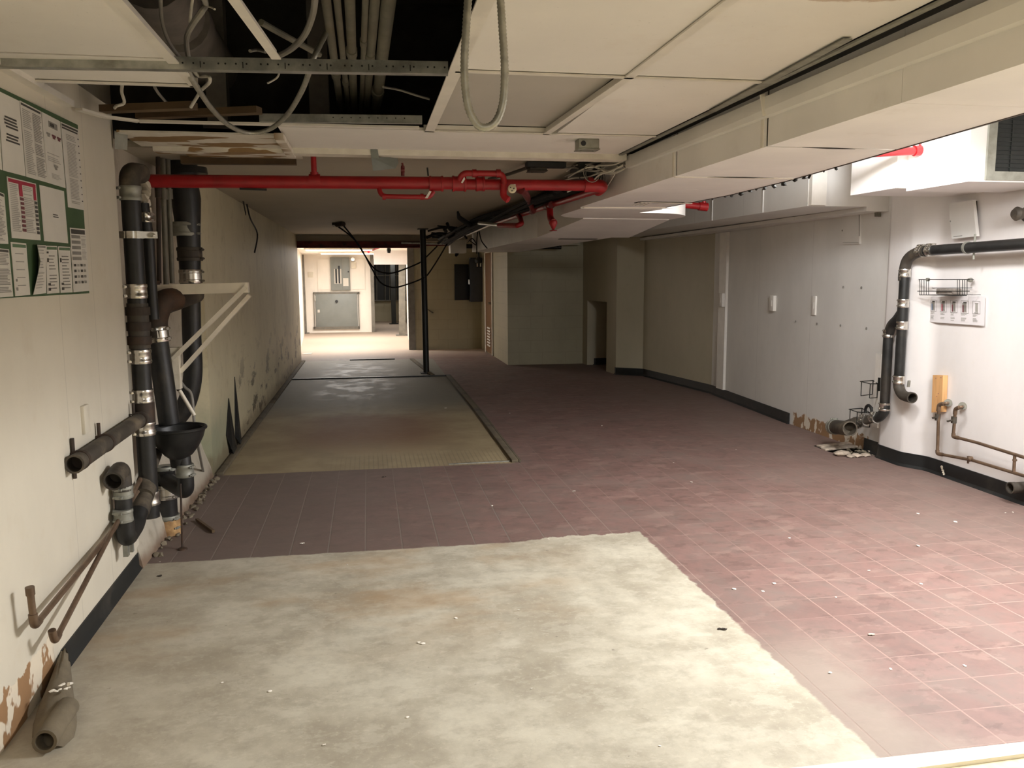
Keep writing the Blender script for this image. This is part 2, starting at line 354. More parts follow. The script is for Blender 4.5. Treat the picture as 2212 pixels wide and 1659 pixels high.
def smooth_path(P, n=6, closed=False):
    P = [V(p) for p in P]; out = []
    for i in range(len(P)-1):
        p0 = P[max(i-1, 0)]; p1 = P[i]; p2 = P[i+1]; p3 = P[min(i+2, len(P)-1)]
        for k in range(n):
            t = k/n
            out.append(.5*((2*p1)+(p2-p0)*t+(2*p0-5*p1+4*p2-p3)*t*t+(3*p1-p0-3*p2+p3)*t**3))
    out.append(P[-1]); return out
def fillet(P, R, n=6):
    """round the inner corners of a polyline, like pipe elbows"""
    P = [V(p) for p in P]; out = [P[0]]
    for i in range(1, len(P)-1):
        a, b, c = P[i-1], P[i], P[i+1]
        d1 = (a-b); d2 = (c-b); r = min(R, d1.length*.48, d2.length*.48)
        s = b+d1.normalized()*r; e = b+d2.normalized()*r
        for k in range(n+1):
            t = k/n; out.append(s*(1-t)**2+b*2*t*(1-t)+e*t*t)
    out.append(P[-1]); return out
def tube(bm, P, r, n=12, caps=True, mi=0):
    P = [V(p) for p in P]; m = len(P)
    R = r if isinstance(r, (list, tuple)) else [r]*m
    T = []
    for i in range(m):
        a = P[max(i-1, 0)]; b = P[min(i+1, m-1)]; t = (b-a)
        T.append(t.normalized() if t.length > 1e-9 else V((0, 0, 1)))
    nrm = T[0].orthogonal().normalized(); rings = []
    for i in range(m):
        nrm = (nrm-T[i]*nrm.dot(T[i]))
        if nrm.length < 1e-6: nrm = T[i].orthogonal()
        nrm.normalize(); bn = T[i].cross(nrm)
        rings.append([bm.verts.new(P[i]+(nrm*math.cos(2*math.pi*k/n)+bn*math.sin(2*math.pi*k/n))*R[i]) for k in range(n)])
    for i in range(m-1):
        for k in range(n):
            f = bm.faces.new((rings[i][k], rings[i][(k+1) % n], rings[i+1][(k+1) % n], rings[i+1][k])); f.material_index = mi
    if caps:
        for rg, fl in ((rings[0], True), (rings[-1], False)):
            if (fl and caps == 'end') or (not fl and caps == 'start'): continue
            f = bm.faces.new(list(reversed(rg)) if fl else rg); f.material_index = mi
    return rings
def open_end(bm, p, d, r, wall=.007, depth=.08, n=16, mi=0):
    """rim and inner bore at an open pipe end; d points out of the opening"""
    p = V(p); d = V(d).normalized()
    a = d.orthogonal().normalized(); b = d.cross(a)
    def ring(q, rr): return [bm.verts.new(q+(a*math.cos(2*math.pi*k/n)+b*math.sin(2*math.pi*k/n))*rr) for k in range(n)]
    r1 = ring(p-d*.03, r*1.04); r2 = ring(p+d*.004, r*1.04); r3 = ring(p+d*.004, r-wall); r4 = ring(p-d*depth, r-wall)
    for A, B in ((r1, r2), (r2, r3), (r3, r4)):
        for k in range(n): bm.faces.new((A[k], A[(k+1) % n], B[(k+1) % n], B[k])).material_index = mi
    bm.faces.new(r4).material_index = mi
def lathe(bm, prof, c, axis=(0, 0, 1), n=20, mi=0):
    c = V(c); ax = V(axis).normalized(); a = ax.orthogonal().normalized(); b = ax.cross(a); rings = []
    for (r, h) in prof:
        rings.append([bm.verts.new(c+ax*h+(a*math.cos(2*math.pi*k/n)+b*math.sin(2*math.pi*k/n))*max(r, 1e-4)) for k in range(n)])
    for i in range(len(rings)-1):
        for k in range(n):
            bm.faces.new((rings[i][k], rings[i][(k+1) % n], rings[i+1][(k+1) % n], rings[i+1][k])).material_index = mi
    bm.faces.new(list(reversed(rings[0]))).material_index = mi; bm.faces.new(rings[-1]).material_index = mi
def extrude(bm, P, vec, mi=0):
    P = [V(p) for p in P]; vec = V(vec); n = len(P)
    a = [bm.verts.new(p) for p in P]; b = [bm.verts.new(p+vec) for p in P]
    bm.faces.new(list(reversed(a))).material_index = mi; bm.faces.new(b).material_index = mi
    for i in range(n): bm.faces.new((a[i], a[(i+1) % n], b[(i+1) % n], b[i])).material_index = mi
def prism(bm, poly, z0, z1, mi=0): extrude(bm, [(x, y, z0) for x, y in poly], (0, 0, z1-z0), mi)
def blob(bm, c, r, sub=1, jit=.25, sq=(1, 1, 1), mi=0):
    k = bmesh.ops.create_icosphere(bm, subdivisions=sub, radius=1.0)
    for v in k['verts']:
        v.co = V((v.co.x*sq[0], v.co.y*sq[1], v.co.z*sq[2]))*r*(1+random.uniform(-jit, jit))+V(c)
def base_of(o):
    p = o; q = V((0, 0, 0))
    while p: q = q+p.location; p = p.parent
    return q
def mk(name, bm, m, parent=None, label=None, cat=None, group=None, kind=None, ang=38):
    bmesh.ops.recalc_face_normals(bm, faces=bm.faces)
    me = bpy.data.meshes.new(name); bm.to_mesh(me); bm.free()
    for x in (m if isinstance(m, (list, tuple)) else [m]): me.materials.append(M[x] if isinstance(x, str) else x)
    xs = [v.co for v in me.vertices]
    lo = V((min(v.x for v in xs), min(v.y for v in xs), min(v.z for v in xs))); hi = V((max(v.x for v in xs), max(v.y for v in xs), max(v.z for v in xs)))
    org = V(((lo.x+hi.x)/2, (lo.y+hi.y)/2, lo.z))
    me.transform(Matrix.Translation(-org))
    for p in me.polygons: p.use_smooth = True
    me.set_sharp_from_angle(angle=math.radians(ang))
    o = bpy.data.objects.new(name, me); COL.objects.link(o)
    if parent: o.parent = parent; o.location = org-base_of(parent)
    else: o.location = org
    tag(o, label, cat, group, kind); return o
def tag(o, label=None, cat=None, group=None, kind=None):
    if label: o['label'] = label
    if cat: o['category'] = cat
    if group: o['group'] = group
    if kind: o['kind'] = kind
def thing(name, label, cat, loc, group=None):
    o = bpy.data.objects.new(name, None); COL.objects.link(o); o.location = V(loc); o.empty_display_size = .1
    tag(o, label, cat, group); return o
def struct(name, bm, m, label=None, **k): return mk(name, bm, m, kind='structure', label=label, **k)
def part(name, parent, m, fn, *a, label=None, **k):
    bm = NB(); fn(bm, *a, **k); return mk(name, bm, m, parent, label)
def coupling(parent, p, d, r, L=.075, name='coupling', m='chrome', screws=True, side=(1, 0, 0)):
    """shielded band coupling: sleeve, two beads, screw lugs"""
    bm = NB(); p = V(p); d = V(d).normalized(); h = L/2
    prof = [(r*1.0, -h), (r*1.12, -h), (r*1.16, -h*.8), (r*1.16, -h*.55), (r*1.1, -h*.45), (r*1.1, h*.45), (r*1.16, h*.55), (r*1.16, h*.8), (r*1.12, h), (r*1.0, h)]
    lathe(bm, prof, p, d, 18)
    if screws:
        sd = V(side); sd = (sd-d*sd.dot(d)).normalized(); t = d.cross(sd)
        for q in (-h*.65, h*.65):
            c = p+d*q+sd*r*1.2
            tube(bm, [c-t*.022, c+t*.022], .006, 8); bar(bm, c-t*.01, c+t*.01, .014, .014, d)
    return mk(name, bm, m, parent)

# ================================================================== STRUCTURE
# floor with a broken hole beside the right wall
bm = NB()
outer = [(-2.3, 2.12), (5.2, 2.12), (5.2, 31), (-2.3, 31)]
hole = [PZ(x, y) for x, y in ((1757, 963), (1778, 959), (1815, 958), (1850, 962), (1876, 970), (1884, 979), (1858, 984), (1822, 982), (1790, 976))]
ov = [bm.verts.new((x, y, 0)) for x, y in outer]; hv = [bm.verts.new((p.x, p.y, 0)) for p in hole]
es = [bm.edges.new((L[i], L[(i+1) % len(L)])) for L in (ov, hv) for i in range(len(L))]
bmesh.ops.triangle_fill(bm, use_beauty=True, edges=es)
h2 = [bm.verts.new((v.co.x, v.co.y, -.07)) for v in hv]
for i in range(len(hv)): bm.faces.new((hv[i], hv[(i+1) % len(hv)], h2[(i+1) % len(hv)], h2[i])).material_index = 1
bm.faces.new(h2).material_index = 1
struct('floor', bm, ['floor', 'dirt'], 'reddish brown quarry tile floor with a bare concrete patch in front', cat='floor')
bm = NB(); box(bm, -2.3, 5.2, -3.4, 2.12, -.12, -.002); struct('floor_front', bm, 'terrazzo', 'worn yellowish floor before the white threshold strip', cat='floor')
bm = NB()
a, b = PZ(1600, 1671, .012), PZ(2330, 1589, .012); c, d = PZ(2330, 1612, .012), PZ(1800, 1682, .012)
extrude(bm, [a, b, c, d], (0, 0, -.02)); struct('trim_1', bm, 'marble', 'white threshold strip along the near edge of the tiles', cat='threshold')

# left side
bm = NB(); prism(bm, [(-1.095, -3.3), (-1.212, 4.47), (-1.272, 4.47), (-1.36, 4.40), (-1.36, -3.3)], 0, 2.32)
struct('wall_left', bm, 'wall_cream', 'cream panelled wall at the near left, under the notice board', cat='wall')
bm = NB(); prof = [(-1.185, 0), (-1.20, .08), (-1.25, .22), (-1.32, .5), (-1.335, 3.0), (-1.5, 3.0), (-1.5, 0)]
extrude(bm, [(x, 4.42, z) for x, z in prof], (0, 2.03, 0)); struct('wall_left_recess', bm, 'wall_recess', 'rough white plaster wall behind the drain pipes', cat='wall')
bm = NB(); box(bm, -1.5, -1.185, 6.43, 15.02, 0, 2.24); struct('wall_left_rear', bm, 'wall_rear', 'stained and mouldy plaster wall running back on the left', cat='wall')
bm = NB(); hexa(bm, [(-1.6, 15.02, 0), (-1.26, 15.02, 0), (-1.70, 23.1, 0), (-1.95, 23.1, 0), (-1.6, 15.02, 2.1), (-1.26, 15.02, 2.1), (-1.70, 23.1, 2.1), (-1.95, 23.1, 2.1)])
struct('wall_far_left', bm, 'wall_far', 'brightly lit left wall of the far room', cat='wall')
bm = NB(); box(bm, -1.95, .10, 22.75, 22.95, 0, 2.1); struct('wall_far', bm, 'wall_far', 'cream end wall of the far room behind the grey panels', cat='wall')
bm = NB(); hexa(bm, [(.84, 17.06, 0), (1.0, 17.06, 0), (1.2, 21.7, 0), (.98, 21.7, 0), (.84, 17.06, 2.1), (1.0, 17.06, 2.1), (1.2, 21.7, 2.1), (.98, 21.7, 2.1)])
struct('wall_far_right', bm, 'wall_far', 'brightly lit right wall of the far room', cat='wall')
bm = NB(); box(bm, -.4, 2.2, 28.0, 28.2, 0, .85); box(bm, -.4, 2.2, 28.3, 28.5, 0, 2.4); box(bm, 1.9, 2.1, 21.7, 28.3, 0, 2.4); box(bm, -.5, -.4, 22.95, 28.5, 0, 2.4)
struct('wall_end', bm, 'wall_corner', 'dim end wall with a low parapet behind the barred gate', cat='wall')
# back right
bm = NB(); box(bm, .93, 2.40, 17.0, 17.2, 0, 2.3); struct('wall_back', bm, 'wall_block', 'cream block wall behind the dark steel pole', cat='wall')
bm = NB(); box(bm, 2.29, 3.60, 13.72, 17.1, 0, 2.6); struct('wall_back_box', bm, 'wall_block', 'dim block wall of the boxed-out room at the back', cat='wall')
# back right corner with its low alcove
bm = NB(); A = V((3.58, 13.74, 0)); B = V((3.67, 12.07, 0)); dr = (B-A)
def seg(t0, t1, z0, z1, mi=0):
    p, q = A+dr*t0, A+dr*t1
    hexa(bm, [(p.x, p.y, z0), (q.x, q.y, z0), (q.x+.12, q.y, z0), (p.x+.12, p.y, z0), (p.x, p.y, z1), (q.x, q.y, z1), (q.x+.12, q.y, z1), (p.x+.12, p.y, z1)], mi)
seg(-.01, .16, 0, 1.08); seg(.74, 1, 0, 1.08); seg(-.01, 1, 1.08, 2.6)
box(bm, 3.72, 4.3, 13.5, 13.56, 0, 1.12); box(bm, 4.25, 4.32, 12.4, 13.5, 0, 1.12); box(bm, 3.78, 4.3, 12.4, 12.46, 0, 1.12); box(bm, 3.74, 4.3, 12.4, 13.5, 1.10, 1.14)
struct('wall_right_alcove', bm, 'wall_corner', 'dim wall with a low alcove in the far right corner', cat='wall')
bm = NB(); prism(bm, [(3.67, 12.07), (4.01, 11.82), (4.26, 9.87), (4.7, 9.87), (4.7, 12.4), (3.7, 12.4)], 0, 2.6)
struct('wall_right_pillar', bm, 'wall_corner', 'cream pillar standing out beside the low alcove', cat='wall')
bm = NB(); prism(bm, [(4.26, 9.87), (4.245, 9.6), (4.155, 7.6), (4.145, 6.14), (4.6, 6.14), (4.6, 9.87)], 0, 2.6)
struct('wall_right_rear', bm, 'wall_panel', 'grey-white panelled wall on the right with switch plates', cat='wall')
bm = NB(); pts = [(4.135, 6.14), (4.105, 6.11), (4.10, 6.08), (4.095, 5.82)]
pts += [(4.098, 5.80), (4.108, 5.77), (4.164, 5.66), (4.178, 5.635), (4.188, 5.60)]
pts += [(4.192, 5.56), (4.18, 4.5), (4.18, -3.3), (4.6, -3.3), (4.6, 6.14)]
prism(bm, pts, 0, 2.6); struct('wall_right', bm, 'wall_white', 'white wall at the near right with a rounded pillar', cat='wall')
bm = NB(); box(bm, -1.4, 4.6, -3.4, -3.3, 0, 3); struct('wall_near', bm, 'wall_white', 'white wall behind the viewer', cat='wall')

# ceilings
bm = NB()
ZC = 2.205
def tl(x0, x1, y0, y1, z=ZC, mi=0): box(bm, x0, x1, y0, y1, z, z+.014, mi)
tl(-1.19, -.625, 0.5, 2.97); tl(-1.19, -.625, 2.985, 3.34); tl(.33, .93, -3.3, 2.97); tl(.955, 1.475, -3.3, 2.97); tl(.955, 1.475, 2.99, 4.19)
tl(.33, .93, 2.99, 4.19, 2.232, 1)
tl(-.40, 1.475, 4.21, 4.86, 2.203); tl(-1.2, .3, -3.3, .5)
struct('ceiling', bm, ['tile', 'tile_grey'], 'cream lay-in ceiling panels at the front', cat='ceiling')
bm = NB(); box(bm, -1.5, 1.574, 4.97, 17.05, 2.205, 2.3); box(bm, 1.574, 2.4, 13.6, 17.05, 2.205, 2.3); struct('ceiling_rear', bm, 'plaster', 'old stained plaster ceiling behind the red pipe', cat='ceiling')
bm = NB(); box(bm, -2.0, .95, 15.12, 28.4, 2.06, 2.16); struct('ceiling_far', bm, 'wall_far', 'pale ceiling of the far room', cat='ceiling')
bm = NB(); box(bm, 1.58, 5.0, -3.4, 13.7, 2.52, 2.6); struct('ceiling_right', bm, 'plaster', 'higher ceiling on the right above the duct', cat='ceiling')
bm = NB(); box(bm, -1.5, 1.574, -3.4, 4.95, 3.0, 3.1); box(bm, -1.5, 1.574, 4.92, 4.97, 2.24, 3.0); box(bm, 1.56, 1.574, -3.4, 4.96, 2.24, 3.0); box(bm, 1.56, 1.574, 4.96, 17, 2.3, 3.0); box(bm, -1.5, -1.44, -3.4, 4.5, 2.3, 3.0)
struct('ceiling_void', bm, 'dark_void', 'dark slab above the open ceiling', cat='ceiling')
bm = NB(); box(bm, -1.22, 2.4, 15.02, 15.12, 2.10, 2.205); struct('wall_back_header', bm, 'plaster', 'plaster strip above the far opening', cat='wall')
# grid tees and wall angles
def tee(bm, a, b, wd=.034):
    bar(bm, (*a, 2.199), (*b, 2.199), wd, .006); bar(bm, (*a, 2.215), (*b, 2.215), .006, .028)
bm = NB(); tee(bm, (.318, -1), (.318, 4.24), .046); tee(bm, (.942, -1), (.942, 2.96)); tee(bm, (.942, 2.96), (.90, 4.22)); tee(bm, (.318, 2.98), (1.475, 2.98), .02); tee(bm, (.29, 4.20), (1.475, 4.20), .02)
struct('trim_2', bm, 'tee', 'cream ceiling grid bars between the right-hand panels', cat='ceiling grid')
bm = NB(); tee(bm, (-.612, .5), (-.612, 3.36), .034); tee(bm, (-1.2, 3.352), (-.60, 3.352), .022); box(bm, -1.20, -1.155, 1.0, 3.75, 2.185, 2.21)
struct('trim_3', bm, 'tee', 'cream grid bars edging the left ceiling panel', cat='ceiling grid')
bm = NB(); p = [PZ(170, 236, 2.195), PZ(225, 252, 2.195), PZ(300, 262, 2.195), PZ(560, 268, 2.195), PZ(905, 276, 2.195)]
for i in range(4): bar(bm, p[i], p[i+1], .035, .01)
struct('trim_4', bm, 'tee', 'bent white wall angle along the edge of the ceiling hole', cat='ceiling trim')
bm = NB(); box(bm, -1.18, -.40, 4.42, 4.88, 2.196, 2.206); box(bm, -1.12, 1.53, 4.86, 4.97, 2.172, 2.206); box(bm, -.43, -.385, 4.30, 5.02, 2.166, 2.19)
struct('trim_5', bm, 'peel', 'peeling white trim boards over the red pipe', cat='ceiling trim')
bm = NB(); box(bm, -1.0, -.36, 5.02, 5.22, 2.19, 2.204)
struct('trim_6', bm, 'peel', 'torn brown and white strip on the plaster ceiling', cat='ceiling trim')
# baseboards
bm = NB()
prof = [(0, .085), (.006, .085), (.008, .02), (.022, .002), (.022, 0), (0, 0)]
def basebd(bm, pts, prof):
    """cove base along a plan polyline; room side is to the left of travel"""
    P = [V((x, y, 0)) for x, y in pts]; L = []
    for i, p in enumerate(P):
        a = P[max(i-1, 0)]; b = P[min(i+1, len(P)-1)]; d = (b-a).normalized(); nn = V((-d.y, d.x, 0))
        L.append([bm.verts.new(p+nn*o+V((0, 0, z))) for o, z in prof])
    for i in range(len(L)-1):
        for k in range(len(prof)): bm.faces.new((L[i][k], L[i][(k+1) % len(prof)], L[i+1][(k+1) % len(prof)], L[i+1][k]))
    bm.faces.new(L[0]); bm.faces.new(list(reversed(L[-1])))
basebd(bm, [(-1.212, 4.475), (-1.194, 3.27)], prof)
struct('baseboard_left', bm, 'black', 'black rubber baseboard under the near left wall', cat='baseboard')
prof2 = [(0, .11), (.008, .11), (.010, .02), (.026, .002), (.026, 0), (0, 0)]
bm = NB(); basebd(bm, [(4.15, 7.66), (4.155, 7.7), (4.245, 9.62), (4.26, 9.87), (4.02, 11.80), (3.67, 12.06), (3.67, 12.10)], prof2)
basebd(bm, [(3.72, 12.47), (4.24, 12.47), (4.24, 13.49), (3.7, 13.49)], prof2)
struct('baseboard_right_rear', bm, 'black', 'black baseboard along the far right wall', cat='baseboard')
bm = NB(); basebd(bm, [(4.18, 1.0), (4.18, 4.5)]+[p for p in reversed(pts[1:10])]+[(4.14, 6.15), (4.145, 6.36)], prof2)
struct('baseboard_right', bm, 'black', 'black baseboard wrapping the white pillar at the near right', cat='baseboard')
# battens on the rear right wall
bm = NB(); box(bm, 4.205, 4.25, 9.40, 9.60, .11, 2.03); struct('trim_7', bm, 'white_trim', 'white vertical batten on the grey right wall', cat='trim')
bm = NB(); box(bm, 4.10, 4.15, 6.13, 6.20, .24, .85); struct('trim_8', bm, 'white_trim', 'short white batten beside the pillar pipe', cat='trim')
# soffits along the right wall
bm = NB(); hexa(bm, [(3.44, 6.20, 2.03), (4.2, 6.20, 2.03), (4.3, 12.0, 2.05), (3.44, 12.0, 2.05), (3.44, 6.20, 2.52), (4.2, 6.20, 2.52), (4.3, 12.0, 2.52), (3.44, 12.0, 2.52)])
for y in (6.95, 8.05): box(bm, 3.432, 3.44, y, y+.012, 2.035, 2.5)
box(bm, 3.95, 4.2, 6.2, 12.0, 1.995, 2.03)
struct('trim_9', bm, 'wall_panel', 'long boxed soffit along the top of the right wall', cat='soffit')
bm = NB(); box(bm, 3.445, 3.57, 6.15, 6.20, 2.035, 2.5); struct('trim_10', bm, 'white_trim', 'bright white end strip of the boxed soffit', cat='trim')
bm = NB(); box(bm, 3.40, 4.2, 5.02, 5.54, 2.05, 2.52); struct('trim_11', bm, 'wall_white', 'short white boxed soffit next to the ventilation unit', cat='soffit')
# door in the boxed-out room
bm = NB(); y0 = PX(1064, 700, 2.28).y; y1 = PX(1051, 700, 2.28).y
box(bm, 2.262, 2.288, y0, y1, .03, 1.92)
dr1 = mk('door_1', bm, 'wood_door', None, 'brown wooden door with a louvre at its foot', 'door', kind='structure')
bm = NB()
for k in range(7): box(bm, 2.245, 2.262, y0+.12, y0+.5, .16+k*.055, .185+k*.055)
mk('louvre', bm, 'white_trim', dr1, 'white louvre slats')
bm = NB(); tube(bm, [(2.262, y0+.08, .98), (2.21, y0+.08, .98)], .02, 10); mk('door_knob', bm, 'galv_dull', dr1)
bm = NB(); box(bm, 2.262, 2.287, y1, y1+.10, 0, 2.0); box(bm, 2.262, 2.287, y0-.06, y0, 0, 2.0); box(bm, 2.262, 2.287, y0-.06, y1+.1, 1.925, 2.0)
struct('trim_12', bm, 'white_trim', 'pale casing around the brown door', cat='trim')
# jambs of the far opening
bm = NB(); box(bm, .80, .93, 16.98, 17.12, 0, 2.1); struct('trim_13', bm, 'steel_grey', 'grey metal jamb at the right of the far opening', cat='door frame')
bm = NB(); box(bm, .08, .17, 22.60, 22.80, 0, 2.06); struct('trim_14', bm, 'steel_grey', 'grey door jamb beside the breaker panel wall', cat='door frame')

# ================================================================== LEFT WALL
# ---- notice board
def lerpq(q, u, v):
    a, b, c, d = q   # TL TR BR BL
    return (a*(1-u)+b*u)*(1-v)+(d*(1-u)+c*u)*v
NBX = -1.172
def npt(cx, cy):
    p = PX(.2892*cx, 180+.2892*cy, NBX); yy = p.y; p = p.copy(); p.x = -1.0950-(.0152)*(yy+3.3)+.012
    return p
board = thing('notice_board', 'green labour notice board covered with printed sheets on the left wall', 'notice board', (-1.17, 3.4, 1.43))
bq = [npt(-420, -175), npt(620, 312), npt(705, 1568), npt(-420, 1630)]
bm = NB(); extrude(bm, bq, (-.010, 0, 0)); mk('backing', bm, 'green', board)
SHM = ['paper', 'ink', 'ink_grey', 'ink_lt', 'ink_red', 'ink_green', 'ink_mar']
def sheet(q, marks, curl=0.0, off=.0015, parent=board, mats=SHM, normal=(1, 0, 0), name='notice_sheet', label=None, fill=0):
    bm = NB(); nv = V(normal)
    def P(u, v, h=0):
        c = curl*(max(0, .55-u)**2)*max(0, .7-abs(v-.35)) if curl else 0
        return lerpq(q, u, v)+nv*(off+h+c)
    nu = 6 if curl else 1
    for i in range(nu):
        for j in range(nu):
            u0, u1, v0, v1 = i/nu, (i+1)/nu, j/nu, (j+1)/nu
            bm.faces.new([bm.verts.new(P(u, v)) for u, v in ((u0, v0), (u1, v0), (u1, v1), (u0, v1))]).material_index = fill
            if not curl: bm.faces.new([bm.verts.new(P(u, v, -.0012)) for u, v in ((u0, v0), (u0, v1), (u1, v1), (u1, v0))]).material_index = fill
    for k, (u0, v0, u1, v1, mi) in enumerate(marks):
        bm.faces.new([bm.verts.new(P(u, v, .0008+.00002*k)) for u, v in ((u0, v0), (u1, v0), (u1, v1), (u0, v1))]).material_index = mi
    bmesh.ops.remove_doubles(bm, verts=bm.verts, dist=1e-5)
    return mk(name, bm, mats, parent, label)
def lines(u0, u1, v0, v1, n, mi, ragged=.3, thick=.5):
    out = []; h = (v1-v0)/n
    for k in range(n):
        if random.random() < .06: continue
        out.append((u0, v0+k*h, u1-(u1-u0)*random.uniform(0, ragged), v0+k*h+h*thick, mi))
    return out
def cent(v0, v1, n, mi, half=.36):
    h = (v1-v0)/n; return [(.5-half*random.uniform(.7, 1), v0+k*h, .5+half*random.uniform(.7, 1), v0+k*h+h*.6, mi) for k in range(n)]
def Q(*c): return [npt(*p) for p in c]
sheet(Q((0, 55), (166, 133), (213, 695), (38, 650)), cent(.28, .44, 4, 1)+cent(.50, .62, 3, 1), label='white sheet with two bold centred paragraphs')
sheet(Q((169, 128), (332, 210), (383, 742), (218, 697)), [(.03, .02, .95, .05, 1)]+lines(.06, .46, .09, .96, 34, 3)+lines(.52, .95, .09, .96, 38, 2))
sheet(Q((336, 212), (479, 284), (523, 784), (385, 743)), [(.3, .08, .8, .17, 2), (.38, .10, .62, .15, 1)]+lines(.1, .9, .55, .68, 5, 3)+lines(.25, .8, .84, .92, 4, 3)
      + [(.15, .26, .36, .29, 2), (.19, .29, .32, .32, 2), (.43, .26, .66, .29, 6), (.47, .29, .61, .32, 6), (.72, .26, .95, .29, 6), (.76, .29, .90, .32, 6), (.40, .70, .64, .73, 2), (.45, .73, .58, .77, 2)])
sheet(Q((484, 287), (620, 346), (663, 948), (540, 925)), [(.03, .015, .95, .04, 1), (.03, .05, .92, .07, 1)]+lines(.22, .78, .12, .95, 46, 3, .15)+[(.88, .12+.085*k, .95, .135+.085*k, 1) for k in range(10)])
sheet(Q((66, 695), (292, 750), (328, 1173), (105, 1155)), [(.03, .02, .97, .08, 4), (.36, .08, .48, .28, 4), (.86, .08, .96, .3, 4)]+lines(.05, .34, .1, .9, 26, 3)+lines(.5, .84, .1, .9, 26, 3)
      + [(.37, .3+.075*k, .49, .35+.075*k, 6) for k in range(8)]+[(.87, .32+.075*k, .97, .37+.075*k, 1) for k in range(8)], label='crimson headed sheet')
sheet(Q((318, 758), (508, 806), (540, 1195), (355, 1178)), [(.44, .48, .64, .50, 1), (.44, .52, .66, .54, 1)], label='blank white sheet with two short words')
sheet(Q((95, 1185), (215, 1196), (246, 1580), (130, 1590)), [(.08, .03, .95, .09, 5)]+[(.2, .2+.15*k, .75, .215+.15*k, 2) for k in range(5)]+[(.1, .68, .22, .73, 2), (.1, .84, .22, .9, 2)])
sheet(Q((264, 1204), (362, 1210), (364, 1567), (258, 1580)), [(.1, .02, .95, .06, 2)]+lines(.12, .85, .1, .92, 14, 3, .3, .3), curl=.12, off=.004, label='pale sheet curling off the board')
sheet(Q((368, 1213), (453, 1216), (473, 1565), (376, 1572)), [(.05, .02, .95, .08, 5), (.03, .12, .2, .16, 1), (.05, .26, .2, .34, 1)]+lines(.2, .85, .2, .95, 11, 2, .4, .35)+[(.1, .78, .3, .83, 1), (.1, .88, .3, .94, 1)])
sheet(Q((462, 1218), (555, 1222), (574, 1560), (480, 1565)), [(.05, .02, .95, .08, 5), (.08, .25, .2, .34, 1)]+lines(.22, .85, .2, .95, 11, 2, .4, .35)+[(.1, .78, .3, .83, 1), (.1, .88, .3, .94, 1)])
sheet(Q((553, 1078), (675, 1090), (703, 1550), (580, 1560)), [(.05, .02, .92, .09, 1)]+[(.05, .11+.085*k, .6, .16+.085*k, 2) for k in range(5)]+lines(.65, .95, .12, .5, 18, 3)
      + [(random.uniform(.05, .75), random.uniform(.56, .93), 0, 0, random.choice((1, 1, 2))) for _ in range(0)]+[(.1+.2*(k % 4), .56+.09*(k//4), .24+.2*(k % 4), .60+.09*(k//4), (1, 2, 1, 3)[(k*7) % 4]) for k in range(16)], label='sheet with diagrams in its lower half')
sheet(Q((-200, 720), (47, 826), (78, 1200), (-170, 1190)), [(.03, .02, .97, .07, 1)]+lines(.4, .95, .12, .95, 30, 2))
sheet(Q((-160, 1215), (82, 1240), (115, 1592), (-140, 1610)), [(.03, .02, .97, .07, 1)]+lines(.55, .97, .1, .92, 26, 2))
sheet(Q((-240, -60), (-5, 50), (32, 648), (-190, 560)), lines(.1, .95, .1, .95, 30, 2))
# ---- blank cover plate and small patch
p = PX(195, 905, -1.175)
bm = NB(); box(bm, -1.205, -1.186, p.y-.035, p.y+.035, p.z-.06, p.z+.06, bev=.003); mk('wall_plate', bm, 'wall_cream', None, 'blank cream cover plate on the left wall above the horizontal pipe stub', 'cover plate')
a = PX(250, 284, -1.18)
bm = NB(); hexa(bm, [PY(248, 322, 4.44), PY(275, 324, 4.50), PY(275, 324, 4.52), PY(248, 322, 4.46), PY(247, 282, 4.44), PY(276, 288, 4.50), PY(276, 288, 4.52), PY(247, 282, 4.46)])
mk('metal_plate', bm, 'galv_dull', None, 'small grey metal plate at the top corner of the left wall', 'plate')

# ---- vertical drain A with its couplings and side stub
YA = 4.545
axx = PY(303, 760, YA).x; rA = .047
A = thing('drain_stack', 'black drain pipe rising along the corner edge of the left wall', 'drain pipe', (axx, YA, 0))
def za(y, x=303): return PY(x, y, YA).z
part('pipe', A, 'iron', lambda bm: tube(bm, [(axx, YA, za(1118)), (axx, YA, za(425))], rA, 18))
part('elbow', A, 'iron_dusty', lambda bm: tube(bm, fillet([(axx, YA, za(430)), (axx, YA, za(372)), (axx+.02, YA+.14, za(368))], .07, 7), rA*1.08, 18), label='dusty elbow turning into the wall')
for y, m_ in ((418, 'galv_dull'), (629, 'chrome'), (770, 'chrome'), (856, 'chrome'), (925, 'chrome'), (1076, 'chrome')):
    coupling(A, (axx, YA, za(y)), (0, 0, 1), rA, .072, m=m_, side=(-1, -.6, 0))
def fat(bm, y0, y1, k=1.1): tube(bm, [(axx, YA, za(y0)), (axx, YA, za(y1))], rA*k, 18)
part('fitting', A, 'iron_dusty', fat, 752, 655, 1.12, label='dusty offset fitting')
for y in (672, 705, 735): part('hub', A, 'iron_rust', fat, y+9, y-9, 1.28)
part('tee_fitting', A, 'iron_rust', fat, 912, 868, 1.15)
def hang(bm):
    z = za(508); tube(bm, [(axx, YA, z-.018), (axx, YA, z+.018)], rA*1.14, 20)
    bar(bm, (axx-.14, YA-.02, z), (axx-.03, YA-.045, z), .004, .034); bar(bm, (axx+.03, YA-.045, z), (axx+.12, YA-.01, z), .004, .034)
    tube(bm, [(axx-.125, YA-.04, z), (axx-.125, YA+.03, z)], .012, 8); tube(bm, [(axx+.1, YA-.06, z), (axx+.1, YA+.02, z)], .012, 8)
part('pipe_clamp', A, 'chrome', hang, label='shiny two-bolt riser clamp')
